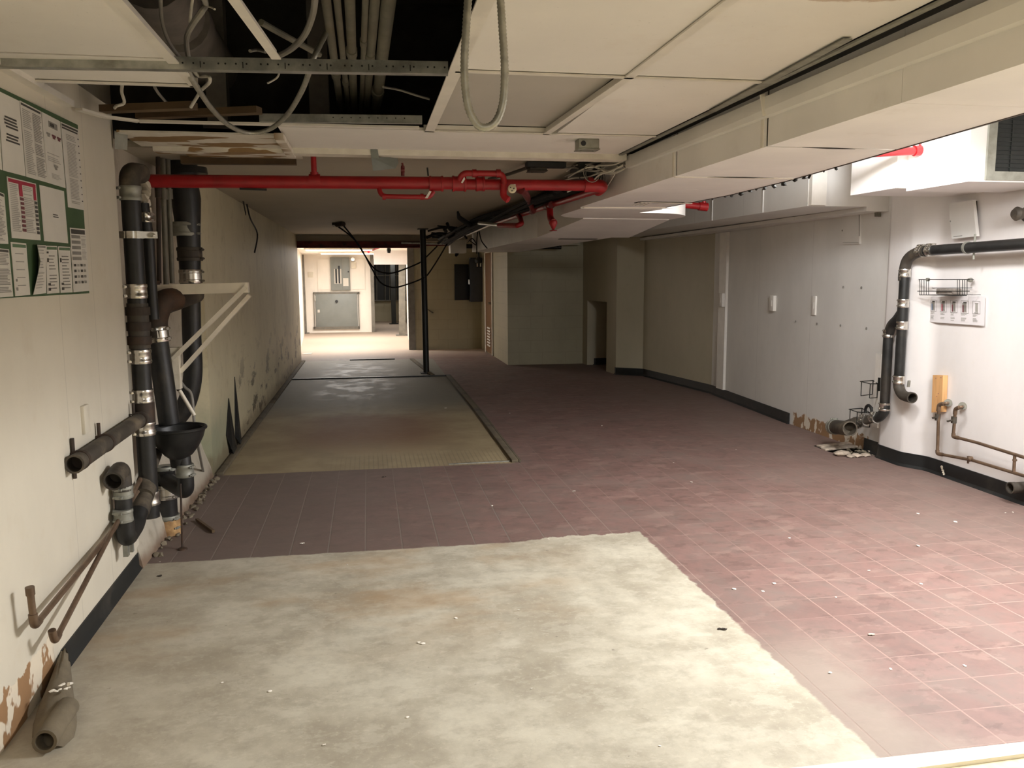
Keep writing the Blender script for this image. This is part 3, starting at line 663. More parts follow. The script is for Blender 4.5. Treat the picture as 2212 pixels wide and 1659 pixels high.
# stub running along the wall toward the viewer
zs = PX(158, 1003, axx).z; ys = PX(158, 1003, axx).y; rS = .036
zj = za(900)
def stub(bm):
    tube(bm, [(axx, YA, zj), (axx+.005, ys, zs)], [rS, rS], 18, caps='start'); open_end(bm, (axx+.005, ys, zs), (0, -1, .01), rS*1.02, .006, .1)
ss = part('side_stub', A, 'iron_dusty', stub, label='open dusty stub running along the left wall')
for t in (.93, .62, .10):
    y = YA+(ys-YA)*t; z = zj+(zs-zj)*t
    part('pipe_hanger', ss, 'iron_rust', lambda bm: (tube(bm, [(axx, y-.012, z), (axx, y+.012, z)], rS*1.16, 18), tube(bm, [(axx-.022, y, z-.075 if t > .9 else z), (axx-.022, y, z+.09)], .008, 8), bar(bm, (axx-.075, y, z+.03), (axx-.02, y, z+.03), .02, .004)))

# ---- P trap on the left wall
xt = axx+.015; rT = .039
pt = PX(265, 1055, xt); yt = pt.y
pb = PX(272, 1165, xt)
T = thing('trap_pipe', 'black trap pipe with an open upturned elbow low on the left wall', 'drain trap', (xt, yt, .2))
po = PX(243, 1024, xt)
zt = PX(262, 1018, xt).z
def trap_u(bm):
    tube(bm, fillet([(xt+.004, po.y-.01, zt-.012), (xt, yt, zt+.018), (xt, yt, PX(265, 1060, xt).z)], .075, 9), rT*1.06, 18, caps='end')
    open_end(bm, (xt+.004, po.y-.01, zt-.012), (.02, -1, -.12), rT*1.08, .007, .08)
part('elbow', T, 'iron_dusty', trap_u, label='dusty open elbow facing the room')
part('pipe', T, 'iron', lambda bm: tube(bm, [(xt, yt, PX(265, 1050, xt).z), (xt, yt, PX(267, 1140, xt).z)], rT, 18))
for y in (1062, 1113): coupling(T, PX(266, y, xt), (0, 0, 1), rT, .058, m='galv_dull', side=(-.3, -1, 0))
zb = PX(270, 1168, xt).z
yj = YA+.30
part('bend', T, 'iron', lambda bm: tube(bm, fillet([(xt, yt, PX(267, 1128, xt).z), (xt, yt, zb), (xt, yt+.17, zb+.02), (xt, yt+.24, zb+.07)], .09, 9), rT*1.1, 18))
part('outlet', T, 'iron_dusty', lambda bm: tube(bm, [(xt, yt+.15, zb+.01), (xt-.01, yt+.42, zb+.10), (xt-.03, YA-.02, zb+.16), (xt-.05, yj, zb+.24)], rT, 18))
for t in (.32, .62):
    q = V((xt, yt+.15, zb+.01)).lerp(V((xt-.02, yj-.2, zb+.18)), t)
    part('hub', T, 'iron_dusty', lambda bm: tube(bm, [q-V((0, .035, .012)), q+V((0, .035, .012))], rT*1.2, 18))
part('drain_plug', T, 'galv_dull', lambda bm: (box(bm, xt-.018, xt+.004, yt+.0, yt+.03, zb-.085, zb-.03), box(bm, xt+.008, xt+.022, yt+.02, yt+.04, zb-.07, zb-.03)))

# ---- two thin supply pipes
xs = axx+.035
def pl(pts, X): return [PX(x, y, X) for x, y in pts]
bm = NB(); P = [PX(66, 1285, xs), PX(74, 1353, xs), PX(247, 1142, -1.172), PX(303, 1036, -1.19)]
tube(bm, fillet(P, .03, 5), .0115, 12); sp1 = mk('supply_pipe', bm, 'copper', None, 'thin brown supply pipe with a tall upturned end on the lower left wall', 'water pipe', 'thin pipes on the left wall')
part('end_cap', sp1, 'copper', lambda bm: tube(bm, [P[0], P[0]+(P[0]-P[1]).normalized()*.028], .0145, 12))
part('elbow', sp1, 'copper', lambda bm: tube(bm, fillet([P[1]+(P[0]-P[1]).normalized()*.045, P[1], P[1]+(P[2]-P[1]).normalized()*.045], .03, 5), .0145, 12))
bm = NB(); P2 = [PX(112, 1362, xs+.02), PX(118, 1386, xs+.02), PX(246, 1140, -1.160), PX(297, 1062, -1.18)]
tube(bm, fillet(P2, .03, 5), .0105, 12); sp2 = mk('supply_pipe', bm, 'copper', None, 'thinner brown supply pipe with a short upturned end nearest the floor', 'water pipe', 'thin pipes on the left wall')
part('elbow', sp2, 'copper', lambda bm: tube(bm, fillet([P2[0], P2[1], P2[1]+(P2[2]-P2[1]).normalized()*.045], .03, 5), .0135, 12))

# ---- mortar lump with a capped conduit on the floor
E1, E2 = PZ(140, 1446), PZ(112, 1612)
bm = NB(); secs = []
def sec(c, hw, ht, n=12):
    return [bm.verts.new((c.x+hw*math.cos(math.pi*k/n)*random.uniform(.95, 1.05), c.y+random.uniform(-.008, .008), max(0, ht*math.sin(math.pi*k/n)*random.uniform(.93, 1.07)))) for k in range(n+1)]
prof = [(0, .02, .085), (.2, .034, .085), (.45, .05, .08), (.62, .062, .078), (.8, .07, .07), (.93, .062, .055), (1.03, .035, .015)]
for t, hw, ht in prof: secs.append(sec(E1.lerp(E2, t)+V((.0, 0, 0)), hw, ht))
for i in range(len(secs)-1):
    for k in range(12): bm.faces.new((secs[i][k], secs[i][k+1], secs[i+1][k+1], secs[i+1][k]))
bm.faces.new(secs[0]); bm.faces.new(secs[-1])
lump = mk('mortar_lump', bm, 'conc_dark', None, 'dirty mortar hump with a pipe hole on the floor at the left wall', 'mortar', ang=60)
part('conduit_end', lump, 'conc_dark', lambda bm: (tube(bm, [E2+V((.0, .16, .05)), E2+V((0, -.05, .046))], .036, 16, caps='start'), open_end(bm, E2+V((0, -.05, .046)), (0, -1, .12), .036, .008, .09)))
def flecks(bm):
    for _ in range(9): blob(bm, E1.lerp(E2, random.uniform(.56, .66))+V((random.uniform(-.02, .05), 0, .093)), random.uniform(.006, .013), 1, .3, (1, 1, .4))
part('plaster_crumb', lump, 'chip', flecks, label='white plaster crumbs')

# ================================================================== PIPE RECESS
# big stack
YC = 5.55
C_ = thing('soil_stack', 'thick black soil stack behind the others in the wall recess', 'drain pipe', PY(400, 900, YC))
def cpt(x, y): return PY(x, y, YC)
part('upper_pipe', C_, 'iron', lambda bm: tube(bm, [cpt(393, 320), cpt(396, 400), cpt(402, 430), cpt(407, 505), cpt(410, 560), cpt(412, 625)], [.085, .09, .088, .072, .066, .062], 20))
part('flange', C_, 'iron', lambda bm: tube(bm, [cpt(408, 362), cpt(409, 376)], [.105, .11], 20))
for x, y, m_, r in ((400, 495, 'galv_dull', .073), (410, 549, 'iron_dusty', .068), (412, 597, 'chrome', .063)): coupling(C_, cpt(x, y), (0, 0, 1), r, .085, m=m_, side=(1, -.3, 0))
part('lower_pipe', C_, 'iron', lambda bm: tube(bm, smooth_path([cpt(412, 620), cpt(414, 720), cpt(417, 800), cpt(410, 850), cpt(396, 885), cpt(380, 905)], 5), .058, 18))
part('wye_arm', C_, 'iron', lambda bm: tube(bm, smooth_path([cpt(372, 905), cpt(384, 900), cpt(404, 862)], 5), .05, 16))
# drain B from the 45 degree branch into the funnel
YB = 4.92
B_ = thing('waste_pipe', 'fat black waste pipe slanting down into the funnel sink', 'drain pipe', PY(360, 905, YB))
b0 = PY(350, 655, YB)
part('branch', B_, 'iron_dusty', lambda bm: tube(bm, [b0+V((0, 0, -.01)), PY(424, 636, 5.42)], [.058, .05], 18), label='dusty sloping branch')
part('elbow', B_, 'iron_rust', lambda bm: tube(bm, smooth_path([b0+V((.05, .10, .02)), b0+V((.0, 0, 0)), PY(336, 690, YB), PY(338, 728, YB)], 6), .066, 18), label='brown rusty elbow')
part('pipe', B_, 'iron', lambda bm: tube(bm, [PY(338, 722, YB), PY(352, 815, YB), PY(366, 915, YB)], .058, 18))
coupling(B_, PY(340, 722, YB), PY(352, 815, YB)-PY(338, 722, YB), .058, .085, side=(1, -.5, 0))
# funnel sink, trap and floor riser
YF = 4.80; fc = PY(383, 926, YF)
F_ = thing('funnel_drain', 'black funnel sink under the slanting waste pipe', 'funnel drain', (fc.x, YF, 0))
def funnel(bm):
    prof = [(.150, .006), (.152, .0), (.146, -.012), (.135, -.05), (.11, -.10), (.075, -.145), (.05, -.165), (.045, -.215), (.04, -.215), (.04, -.165), (.065, -.14), (.10, -.095), (.127, -.045), (.138, 0), (.146, .006)]
    n = 28; rings = [[bm.verts.new(fc+V((r*math.cos(2*math.pi*k/n), r*math.sin(2*math.pi*k/n), h))) for k in range(n)] for r, h in prof]
    for i in range(len(rings)-1):
        for k in range(n): bm.faces.new((rings[i][k], rings[i][(k+1) % n], rings[i+1][(k+1) % n], rings[i+1][k]))
part('bowl', F_, 'iron', funnel)
part('rim', F_, 'iron', lambda bm: [tube(bm, [fc+V((.15*math.cos(a), .15*math.sin(a), .004)) for a in [2*math.pi*k/32 for k in range(33)]], .009, 8)])
tx = fc+V((.03, -.01, 0))
part('tailpiece', F_, 'iron', lambda bm: tube(bm, [fc+V((.02, 0, -.15)), tx+V((0, 0, -.26))], .042, 16))
coupling(F_, tx+V((0, 0, -.235)), (0, 0, 1), .043, .07, m='galv_dull', side=(1, -.6, 0))
fr = PY(362, 1100, 5.02)
part('trap', F_, 'iron', lambda bm: tube(bm, fillet([tx+V((0, 0, -.26)), tx+V((0, 0, -.36)), V((fr.x+.01, 4.98, fc.z-.33)), V((fr.x, 5.02, fc.z-.28))], .07, 8), .046, 16))
part('riser', F_, 'iron', lambda bm: tube(bm, [(fr.x, 5.02, .08), (fr.x, 5.02, PY(355, 1010, 5.02).z)], .056, 18))
for y, r in ((1022, .05), (1060, .06), (1127, .058)): coupling(F_, (fr.x, 5.02, PY(360, y, 5.02).z), (0, 0, 1), r, .085, m='galv_dull' if y != 1060 else 'chrome', side=(1, -.7, 0))
part('floor_collar', F_, 'brick', lambda bm: lathe(bm, [(.075, 0), (.074, .04), (.066, .085), (.06, .10)], (fr.x, 5.02, 0), (0, 0, 1), 12), label='crumbling ochre collar at the floor')
# crumbled mortar along the foot of the recess
bm = NB()
for k in range(46):
    y = random.uniform(4.55, 6.38); blob(bm, (-1.165+random.uniform(-.02, .045)*(1 if y > 4.9 else .6), y, .006), random.uniform(.008, .024), 1, .4, (1, 1.3, .7))
mk('mortar_crumbs', bm, 'concrete', None, 'brownish mortar crumbs along the foot of the pipe recess', 'rubble', kind='stuff')
# rod
r0, r1 = PY(390, 1045, 4.74), PZ(394, 1187)
bm = NB(); tube(bm, [r0, V((r1.x, r1.y, .004))], .0055, 8); rod = mk('support_rod', bm, 'iron_rust', None, 'thin rusty rod standing under the funnel sink', 'rod')
part('foot', rod, 'iron_rust', lambda bm: lathe(bm, [(.028, 0), (.026, .006), (.01, .014)], (r1.x, r1.y, 0), (0, 0, 1), 12))
# thin risers
def riser(nm, pts, Y, r, m_, label, grp='thin riser pipes in the recess'):
    bm = NB(); P = [PY(x, y, Y) for x, y in pts]; tube(bm, P, r, 12); o = mk(nm, bm, m_, None, label, 'pipe', grp)
    q = P[0].lerp(P[-1], .3); part('union', o, m_, lambda bm: tube(bm, [q-V((0, 0, .03)), q+V((0, 0, .03))], r*1.5, 12)); return o
riser('riser_pipe', [(341, 330), (344, 612)], 5.35, .013, 'iron_rust', 'rusty thin riser pipe left of the galvanised pair in the recess')
riser('riser_pipe', [(351, 335), (359, 615)], 5.40, .016, 'conduit', 'left one of the two galvanised riser pipes in the recess')
riser('riser_pipe', [(362, 335), (372, 612)], 5.44, .015, 'conduit', 'right one of the two galvanised riser pipes in the recess')
bm = NB(); tube(bm, [PY(318, 850, 5.0), PY(329, 1060, 5.0), PY(336, 1145, 5.0)], .017, 12); mk('riser_pipe', bm, 'wall_recess', None, 'white painted pipe dropping behind the funnel sink', 'pipe')
bm = NB(); tube(bm, [PY(308, 440, 4.76), PY(320, 520, 4.76), PY(327, 640, 4.76), PY(331, 690, 4.76)], .032, 14); v2 = mk('vent_pipe', bm, 'iron', None, 'second black pipe just behind the clamped drain stack', 'drain pipe')
coupling(v2, PY(314, 470, 4.76), (0, 0, 1), .032, .05, side=(1, -.5, 0)); part('broken_plaster', v2, 'wall_recess', lambda bm: [blob(bm, PY(312+random.uniform(-3, 5), 400+i*9, 4.78), .03, 1, .35) for i in range(7)])
bm = NB(); tube(bm, [PY(366, 808, 5.05), PY(386, 840, 5.05), PY(420, 897, 5.05)], .011, 10); ar = mk('brace_rod', bm, 'white_paint', None, 'pale rod slanting down beside the funnel sink', 'rod'); part('nut', ar, 'iron_rust', lambda bm: tube(bm, [PY(384, 836, 5.05), PY(388, 843, 5.05)], .016, 6))
bm = NB(); tube(bm, smooth_path([PY(376, 806, 5.2), PY(398, 835, 5.2), PY(414, 855, 5.2), PY(421, 925, 5.2), PY(432, 985, 5.6), PZ(441, 1031)+V((0, 0, .01))], 5), .009, 8); mk('loose_cable', bm, 'grey_cable', None, 'brown cable trailing to the floor behind the funnel sink', 'cable')
# triangular shelf bracket
YK = 5.02
br = thing('shelf_bracket', 'white triangular shelf bracket sticking out of the recess wall', 'bracket', PY(380, 760, YK))
t0, t1 = PY(343, 626, YK), PY(537, 621, YK)
part('arm', br, 'white_paint', lambda bm: bar(bm, t0, t1, .07, .058))
part('brace', br, 'white_paint', lambda bm: bar(bm, t1+V((-.012, -.022, 0)), PY(375, 775, YK)+V((0, -.022, 0)), .022, .05, (0, 1, 0)))
part('brace', br, 'white_paint', lambda bm: bar(bm, t1+V((0, .03, -.045)), PY(388, 800, YK)+V((0, .03, -.01)), .022, .05, (0, 1, 0)))
part('wall_post', br, 'white_paint', lambda bm: box(bm, PY(370, 770, YK).x-.04, PY(388, 770, YK).x, YK-.03, YK+.03, PY(380, 840, YK).z, PY(380, 750, YK).z))
part('wall_plate', br, 'iron_rust', lambda bm: box(bm, t0.x-.03, t0.x, YK-.04, YK+.04, t0.z-.05, t0.z+.05))
# wood blocking and dark bits at the recess top
bm = NB(); bar(bm, PY(392, 345, 5.3), PY(640, 347, 5.3), .06, .05); mk('wood_lath', bm, 'wood_old', None, 'brown torn lath on the ceiling over the soil stack', 'lath')
# floor track rails
def rail(nm, pts, wd, label):
    bm = NB()
    for i in range(len(pts)-1):
        a, b = V((*pts[i], .012)), V((*pts[i+1], .012)); bar(bm, a, b, wd, .024, bev=.004); d = (b-a).normalized(); s = V((-d.y, d.x, 0))*wd*.75
        bar(bm, a+s, b+s, wd*.3, .012)
    return mk(nm, bm, 'conc_dark', None, label, 'floor rail', 'rails around the sunken floor slab')
rail('floor_rail', [(-1.145, 6.46), (-1.15, 10.0), (-1.15, 15.1)], .05, 'worn rail along the foot of the stained left wall')
rail('floor_rail', [(1.15, 12.35), (1.16, 9.2), (1.135, 6.47)], .055, 'chewed rail along the right edge of the sunken slab')
rail('floor_rail', [(.74, 15.05), (.92, 12.50)], .05, 'short rail behind the dark steel pole')
bm = NB(); bar(bm, (-1.12, 12.43, .008), (1.2, 12.43, .008), .07, .016); mk('floor_bar', bm, 'steel_dark', None, 'dark bar across the sunken slab before the pole', 'floor bar')
bm = NB(); bar(bm, (-.35, 15.12, .008), (.45, 15.12, .008), .05, .016); mk('floor_bar', bm, 'steel_dark', None, 'dark strip on the sill of the far opening', 'floor bar')
bm = NB(); bar(bm, (.60, 6.50, .004), (1.10, 6.52, .004), .012, .008); mk('edge_angle', bm, 'galv', None, 'bright bent angle at the near right corner of the sunken slab', 'edge strip')
# torn panel pieces at the foot of the stained wall
bm = NB()
extrude(bm, [(-1.186, 7.05, .20), (-1.15, 7.15, .02), (-1.16, 7.38, .02), (-1.184, 7.25, .48)], (.006, 0, 0)); extrude(bm, [(-1.185, 7.5, .1), (-1.15, 7.55, .02), (-1.165, 7.7, .03), (-1.185, 7.62, .62)], (.006, 0, 0))
mk('torn_panel', bm, 'black', None, 'dark torn panel shreds at the foot of the stained left wall', 'debris')
# hanging strap on the stained wall
bm = NB(); tube(bm, smooth_path([PX(530, 425, -1.15), PX(540, 470, -1.15), PX(556, 505, -1.15), PX(550, 545, -1.15)], 5), .008, 8); bar(bm, PX(520, 408, -1.14), PX(531, 462, -1.14), .035, .006, (1, 0, 0))
mk('hanging_strap', bm, 'steel_dark', None, 'dark strap and wire hanging at the top of the stained left wall', 'strap')

# ================================================================== CEILING HOLE
# perforated channel across the hole
pa, pb_ = PZ(-20, 129, 2.20), PZ(968, 146, 2.20)
bm = NB(); bar(bm, pa, pb_, .004, .040); dv = (pb_-pa).normalized(); sv = V((-dv.y, dv.x, 0))
bar(bm, pa+sv*.017+V((0, 0, -.019)), pb_+sv*.017+V((0, 0, -.019)), .036, .003); bar(bm, pa+sv*.012+V((0, 0, .019)), pb_+sv*.012+V((0, 0, .019)), .026, .003)
ch = mk('ceiling_channel', bm, 'galv', None, 'perforated galvanised channel spanning the hole in the ceiling', 'ceiling channel')
for i in range(26):
    q = PZ(388+i*22.6+(8 if i % 4 == 3 else 0), 137, 2.20); q = pa+dv*((q-pa).dot(dv))
    if i % 4 == 2: part('punched_slot', ch, 'panel_black', lambda bm: bar(bm, q-sv*.0026+V((0, 0, -.014)), q-sv*.0026+V((0, 0, .006)), .003, .001, sv))
    part('punched_hole', ch, 'panel_black', lambda bm: tube(bm, [q+dv*.012-sv*.0032, q+dv*.012-sv*.001], .0032, 8))
fa, fb = PZ(560, 254, 2.215), PZ(912, 258, 2.215)
bm = NB(); bar(bm, fa, fb, .004, .036); bar(bm, fa+V((0, .014, -.016)), fb+V((0, .014, -.016)), .03, .003); fch = mk('ceiling_channel', bm, 'galv', None, 'darker galvanised angle along the far edge of the ceiling hole', 'ceiling channel')
for i in range(9):
    q = fa.lerp(fb, .45+i*.055)+V((0, -.003, .004)); part('punched_hole', fch, 'panel_black', lambda bm: tube(bm, [q, q+V((0, .002, 0))], .003, 8))
# loose grid bar leaning in the hole
a, b = PZ(500, -8, 2.20), PZ(597, 127, 2.205)
bm = NB(); bar(bm, a, b, .030, .005); bar(bm, a+V((0, 0, .014)), b+V((0, 0, .014)), .004, .026); mk('grid_bar', bm, 'tee', None, 'bare cream grid bar crossing the open ceiling hole', 'ceiling grid bar')
# flexible conduits
def flex(nm, pts, r, m_, label, group=None, ridged=True, pitch=.009, n=9, cat='conduit'):
    P = smooth_path(pts, 12); L = [0]
    for i in range(1, len(P)): L.append(L[-1]+(P[i]-P[i-1]).length)
    if not ridged:
        bm = NB(); tube(bm, P, r, n); return mk(nm, bm, m_, None, label, cat, group)
    out = []; k = 0; s = 0
    while s < L[-1]:
        while k < len(P)-2 and L[k+1] < s: k += 1
        t = (s-L[k])/max(1e-6, L[k+1]-L[k]); out.append(P[k].lerp(P[k+1], t)); s += pitch/2
    bm = NB(); tube(bm, out, [r*(1.0 if i % 2 else .84) for i in range(len(out))], n)
    return mk(nm, bm, m_, None, label, cat, group, ang=80)
YU = 2.08
flex('flexible_conduit', [PY(1022, -150, YU), PY(1014, -40, YU), PY(1007, 60, YU), PY(1003, 150, YU), PY(1010, 225, YU), PY(1028, 266, YU), PY(1047, 276, YU), PY(1070, 264, YU), PY(1086, 222, YU), PY(1090, 150, YU), PY(1085, 60, YU), PY(1079, -40, YU), PY(1075, -150, YU)], .0105, 'flex', 'looped metal flexible conduit dangling below the cream ceiling panel')
def zz(x, y, z): return PZ(x, y, z)
flex('flexible_conduit', [PZ(400, 128, 2.24), PZ(412, 165, 2.2), PZ(433, 200, 2.17), PZ(462, 240, 2.14), PZ(497, 272, 2.13), PZ(538, 287, 2.13), PZ(582, 279, 2.14), PZ(620, 248, 2.16), PZ(650, 200, 2.19), PZ(668, 155, 2.22), PZ(680, 120, 2.26), PZ(704, 72, 2.36)], .0105, 'flex', 'long sagging metal conduit looping under the ceiling hole')
def gc(pts, r, label, m_='grey_cable', nm='cable', z0=2.28):
    r *= .75
    flex(nm, [PZ(x, y, z0+.02*math.sin(i*1.7)) for i, (x, y) in enumerate(pts)], r, m_, label, 'loose cables in the ceiling hole', False, cat='cable')
gc([(346, -20), (350, 45), (366, 92), (392, 128), (408, 150)], .008, 'grey cable dropping beside the left ceiling panel')
gc([(434, -20), (444, 8), (436, 25), (418, 50), (404, 78), (404, 105), (408, 130)], .012, 'thick frayed grey cable in the middle of the left void')
gc([(418, -15), (413, 20), (410, 48)], .006, 'short white cable end hanging in the void', 'white_cable')
gc([(440, 22), (450, 14), (464, 20)], .004, 'frayed wire tip on the thick grey cable', 'white_cable')
gc([(416, 150), (430, 164), (450, 165), (452, 178), (436, 194), (424, 212), (412, 232)], .009, 'kinked white cable crossing the sagging conduit', 'white_cable', z0=2.22)
gc([(264, 184), (263, 200), (268, 222), (250, 230), (247, 240)], .009, 'kinked white cable hanging beyond the left ceiling panel', 'white_cable', z0=2.25)
gc([(334, 188), (345, 205), (368, 230)], .008, 'grey cable end slanting down to the rafters', z0=2.25)
gc([(682, -20), (676, 30), (658, 75), (630, 105), (600, 122)], .014, 'thick grey cable curving over the channel', z0=2.30)
gc([(540, 110), (556, 108), (574, 112)], .008, 'short grey cable stub behind the grid bar', z0=2.30)
gc([(605, 152), (598, 168), (578, 180)], .005, 'thin wire curling below the channel', 'white_cable', z0=2.25)
gc([(828, 188), (862, 194), (900, 206), (928, 214)], .007, 'grey cable strung toward the right edge of the hole', z0=2.32)
flex('cable', [PZ(564, 48, 2.34), PZ(610, 74, 2.34), PZ(690, 118, 2.34)], .011, 'conduit', 'straight grey tube slanting behind the grid bar', 'loose cables in the ceiling hole', False, cat='cable')
# bundle of painted conduits running away
for i, (x0, x1, r) in enumerate(((707, 735, .017), (732, 752, .013), (762, 764, .019), (783, 779, .012), (805, 790, .018), (836, 812, .026))):
    z = 2.42
    bm = NB(); a, b = PZ(x0-8*(1 if x0 < 770 else -1), -40, z), PZ(x1, 232, z); tube(bm, [a, b+V((0, .3, 0))], r, 12)
    o = mk('painted_conduit', bm, 'conduit', None, ['first', 'second', 'third', 'fourth', 'fifth', 'thickest and sixth'][i]+' from the left of six painted conduits above the ceiling hole', 'conduit', 'painted conduits above the ceiling')
    q = a.lerp(b, (.62, .70, .42, .35, .45, .8)[i]); part('coupling', o, 'conduit', lambda bm: tube(bm, [q-V((0, .04, 0)), q+V((0, .04, 0))], r*1.25, 12))
# dark ducts in the void
bm = NB(); tube(bm, [PZ(320, -60, 2.62), PZ(400, 70, 2.62), PZ(480, 175, 2.62)], .13, 20); tube(bm, [PZ(380, 40, 2.6), PZ(395, 62, 2.6)], .14, 20); mk('dark_duct', bm, 'dark_duct', None, 'round dark duct slanting through the left of the ceiling void', 'duct')
bm = NB(); q = PZ(512, 230, 2.5); box(bm, q.x-.05, q.x+.05, 4.6, 4.7, 2.25, 2.98); box(bm, q.x-.07, q.x+.07, 4.58, 4.72, 2.25, 2.27); mk('steel_hanger', bm, 'dark_duct', None, 'dark upright hanger at the back of the ceiling void', 'hanger')
bm = NB(); q = PZ(700, 225, 2.5); box(bm, q.x-.05, q.x+.05, 4.6, 4.7, 2.25, 2.98); box(bm, q.x-.07, q.x+.07, 4.58, 4.72, 2.25, 2.27); mk('steel_hanger', bm, 'dark_duct', None, 'dark upright hanger beside the painted conduits', 'hanger')
for k, (x0, y0, x1, y1, lb) in enumerate(((222, 236, 420, 228, 'brown rafter end at the back left of the ceiling hole'), (300, 250, 560, 238, 'lower brown board at the back of the ceiling hole'))):
    bm = NB(); bar(bm, PZ(x0, y0, 2.24), PZ(x1, y1, 2.24), .055, .03); mk('rafter_board', bm, 'wood_old', None, lb, 'board', 'boards in the ceiling hole')

# ================================================================== CEILING FIXTURES
def jbox(nm, c, sx, sy, sz, label, m_='galv_dull'):
    t = thing(nm, label, 'junction box', c)
    part('body', t, m_, lambda bm: box(bm, c.x-sx/2, c.x+sx/2, c.y-sy/2, c.y+sy/2, c.z-sz, c.z, bev=.004))
    part('cover', t, m_, lambda bm: (box(bm, c.x-sx/2-.004, c.x+sx/2+.004, c.y-sy/2-.004, c.y+sy/2+.004, c.z-sz-.006, c.z-sz, bev=.002), tube(bm, [c+V((-sx*.3, 0, -sz-.009)), c+V((-sx*.3, 0, -sz))], .005, 8), tube(bm, [c+V((sx*.3, 0, -sz-.009)), c+V((sx*.3, 0, -sz))], .005, 8)))
    part('knockout', t, 'panel_black', lambda bm: tube(bm, [c+V((-sx*.28, -sy/2-.001, -sz*.5)), c+V((-sx*.28, -sy/2+.01, -sz*.5))], sz*.28, 10)); return t
c = PZ(1268, 302, 2.203); jbox('junction_box', c, .11, .09, .05, 'grey metal junction box on the cream ceiling above the duct end')
c = PZ(1160, 352, 2.205); j2 = jbox('junction_box', c, .11, .11, .05, 'brownish junction box on the plaster over the red pipe', 'iron_dusty')
bm = NB(); tube(bm, [c+V((-.06, .0, -.03)), c+V((-.12, .35, -.03)), c+V((-.2, .75, -.02))], .011, 10); mk('conduit_stub', bm, 'iron_dusty', j2)
# bent grey sheet bracket
bm = NB(); p0, p1, p2, p3 = PY(801, 308, 4.85), PY(816, 322, 4.85), PY(818, 338, 4.86), PY(806, 338, 4.86)
extrude(bm, [PY(799, 308, 4.845), PY(813, 308, 4.845), PY(819, 342, 4.86), PY(802, 342, 4.86)], (0, .004, 0))
extrude(bm, [PY(802, 340, 4.86), PY(858, 340, 4.98), PY(861, 352, 4.98), PY(854, 364, 4.95), PY(806, 369, 4.86)], (0, .004, 0)); extrude(bm, [PY(806, 369, 4.86), PY(854, 364, 4.95), PY(854, 364, 5.0), PY(806, 369, 4.91)], (0, 0, .003))
mk('sheet_bracket', bm, 'tape', None, 'bent grey sheet metal bracket hooked over the white trim', 'bracket')

# ================================================================== RED SPRINKLER PIPING
YR = 5.15
def sp(x, y, Y=YR): return PY(x, y, Y)
R_ = thing('sprinkler_main', 'thick red sprinkler pipe running across under the ceiling', 'sprinkler pipe', sp(800, 392))
part('pipe', R_, 'red', lambda bm: tube(bm, [sp(321, 391), sp(985, 396)], .0375, 20))
part('pipe', R_, 'red', lambda bm: tube(bm, [sp(985, 398), sp(1290, 401)], .033, 20))
part('end_cap', R_, 'red_dark', lambda bm: tube(bm, [sp(320, 391), sp(326, 391)], .040, 20))
part('elbow', R_, 'red', lambda bm: tube(bm, smooth_path([sp(1262, 401), sp(1284, 401), sp(1297, 402, 5.17), PY(1299, 404, 5.26), PY(1292, 410, 5.36)], 5), [.04]*21, 18))
for x, r, w_ in ((941, .043, 26), (929, .047, 4), (955, .047, 4), (991, .044, 26), (979, .048, 4), (1004, .048, 4), (1035, .042, 16), (1030, .046, 4), (1044, .046, 4), (1275, .040, 10)):
    part('fitting', R_, 'red', lambda bm: tube(bm, [sp(x-w_/2, 397), sp(x+w_/2, 397)], r, 20))
part('riser', R_, 'red', lambda bm: (tube(bm, [sp(679, 392), V((sp(679, 392).x, YR, 2.204))], .0165, 14), tube(bm, [sp(679, 386), sp(679, 372)], .024, 14), tube(bm, [sp(668, 391), sp(692, 391)], .0405, 18)))
part('bypass_loop', R_, 'red', lambda bm: tube(bm, fillet([sp(990, 392, 5.13), sp(1000, 374, 5.10), sp(1086, 375, 5.10), sp(1090, 400, 5.10)], .05, 7), .0185, 14))
for x in (1020, 1072): part('bypass_collar', R_, 'red', lambda bm: tube(bm, [sp(x, 374.5, 5.10), sp(x+9, 374.5, 5.10)], .024, 14))
part('drain_branch', R_, 'red', lambda bm: tube(bm, fillet([sp(1088, 398, 5.10), sp(1087, 424, 5.10), sp(1098, 432, 5.08)], .03, 6), .021, 14))
def gauge(bm):
    q = sp(1106, 408, 5.06); lathe(bm, [(.004, -.02), (.026, -.018), (.028, 0), (.026, .008), (.02, .010)], q, (0, -1, 0), 20)
gg = part('gauge', R_, 'brass', gauge, label='round brass gauge')
part('gauge_port', gg, 'steel_dark', lambda bm: [tube(bm, [sp(1106+dx, 408+dy, 5.052), sp(1106+dx, 408+dy, 5.046)], .004, 8) for dx, dy in ((4, -1), (0, 4), (-3, -3))])
part('inspection_tag', R_, 'paper', lambda bm: extrude(bm, [sp(1102, 398, 5.07), sp(1114, 398, 5.07), sp(1114, 404, 5.07), sp(1102, 404, 5.07)], (0, .002, 0)), label='white tag behind the gauge')
part('inspection_tag', R_, 'paper', lambda bm: extrude(bm, [sp(996, 394, 5.09), sp(1003, 382, 5.09), sp(1005, 387, 5.09), sp(999, 396, 5.09)], (0, .002, 0)), label='slanted white tag on the bypass')
part('lower_branch', R_, 'red', lambda bm: tube(bm, fillet([sp(817, 398), sp(823, 424, 5.13), sp(928, 426, 5.13), sp(936, 414, 5.14)], .035, 6), .0145, 14))
for x in (826, 908): part('lower_collar', R_, 'red', lambda bm: tube(bm, [sp(x, 425, 5.13), sp(x+7, 425, 5.13)], .0185, 12))
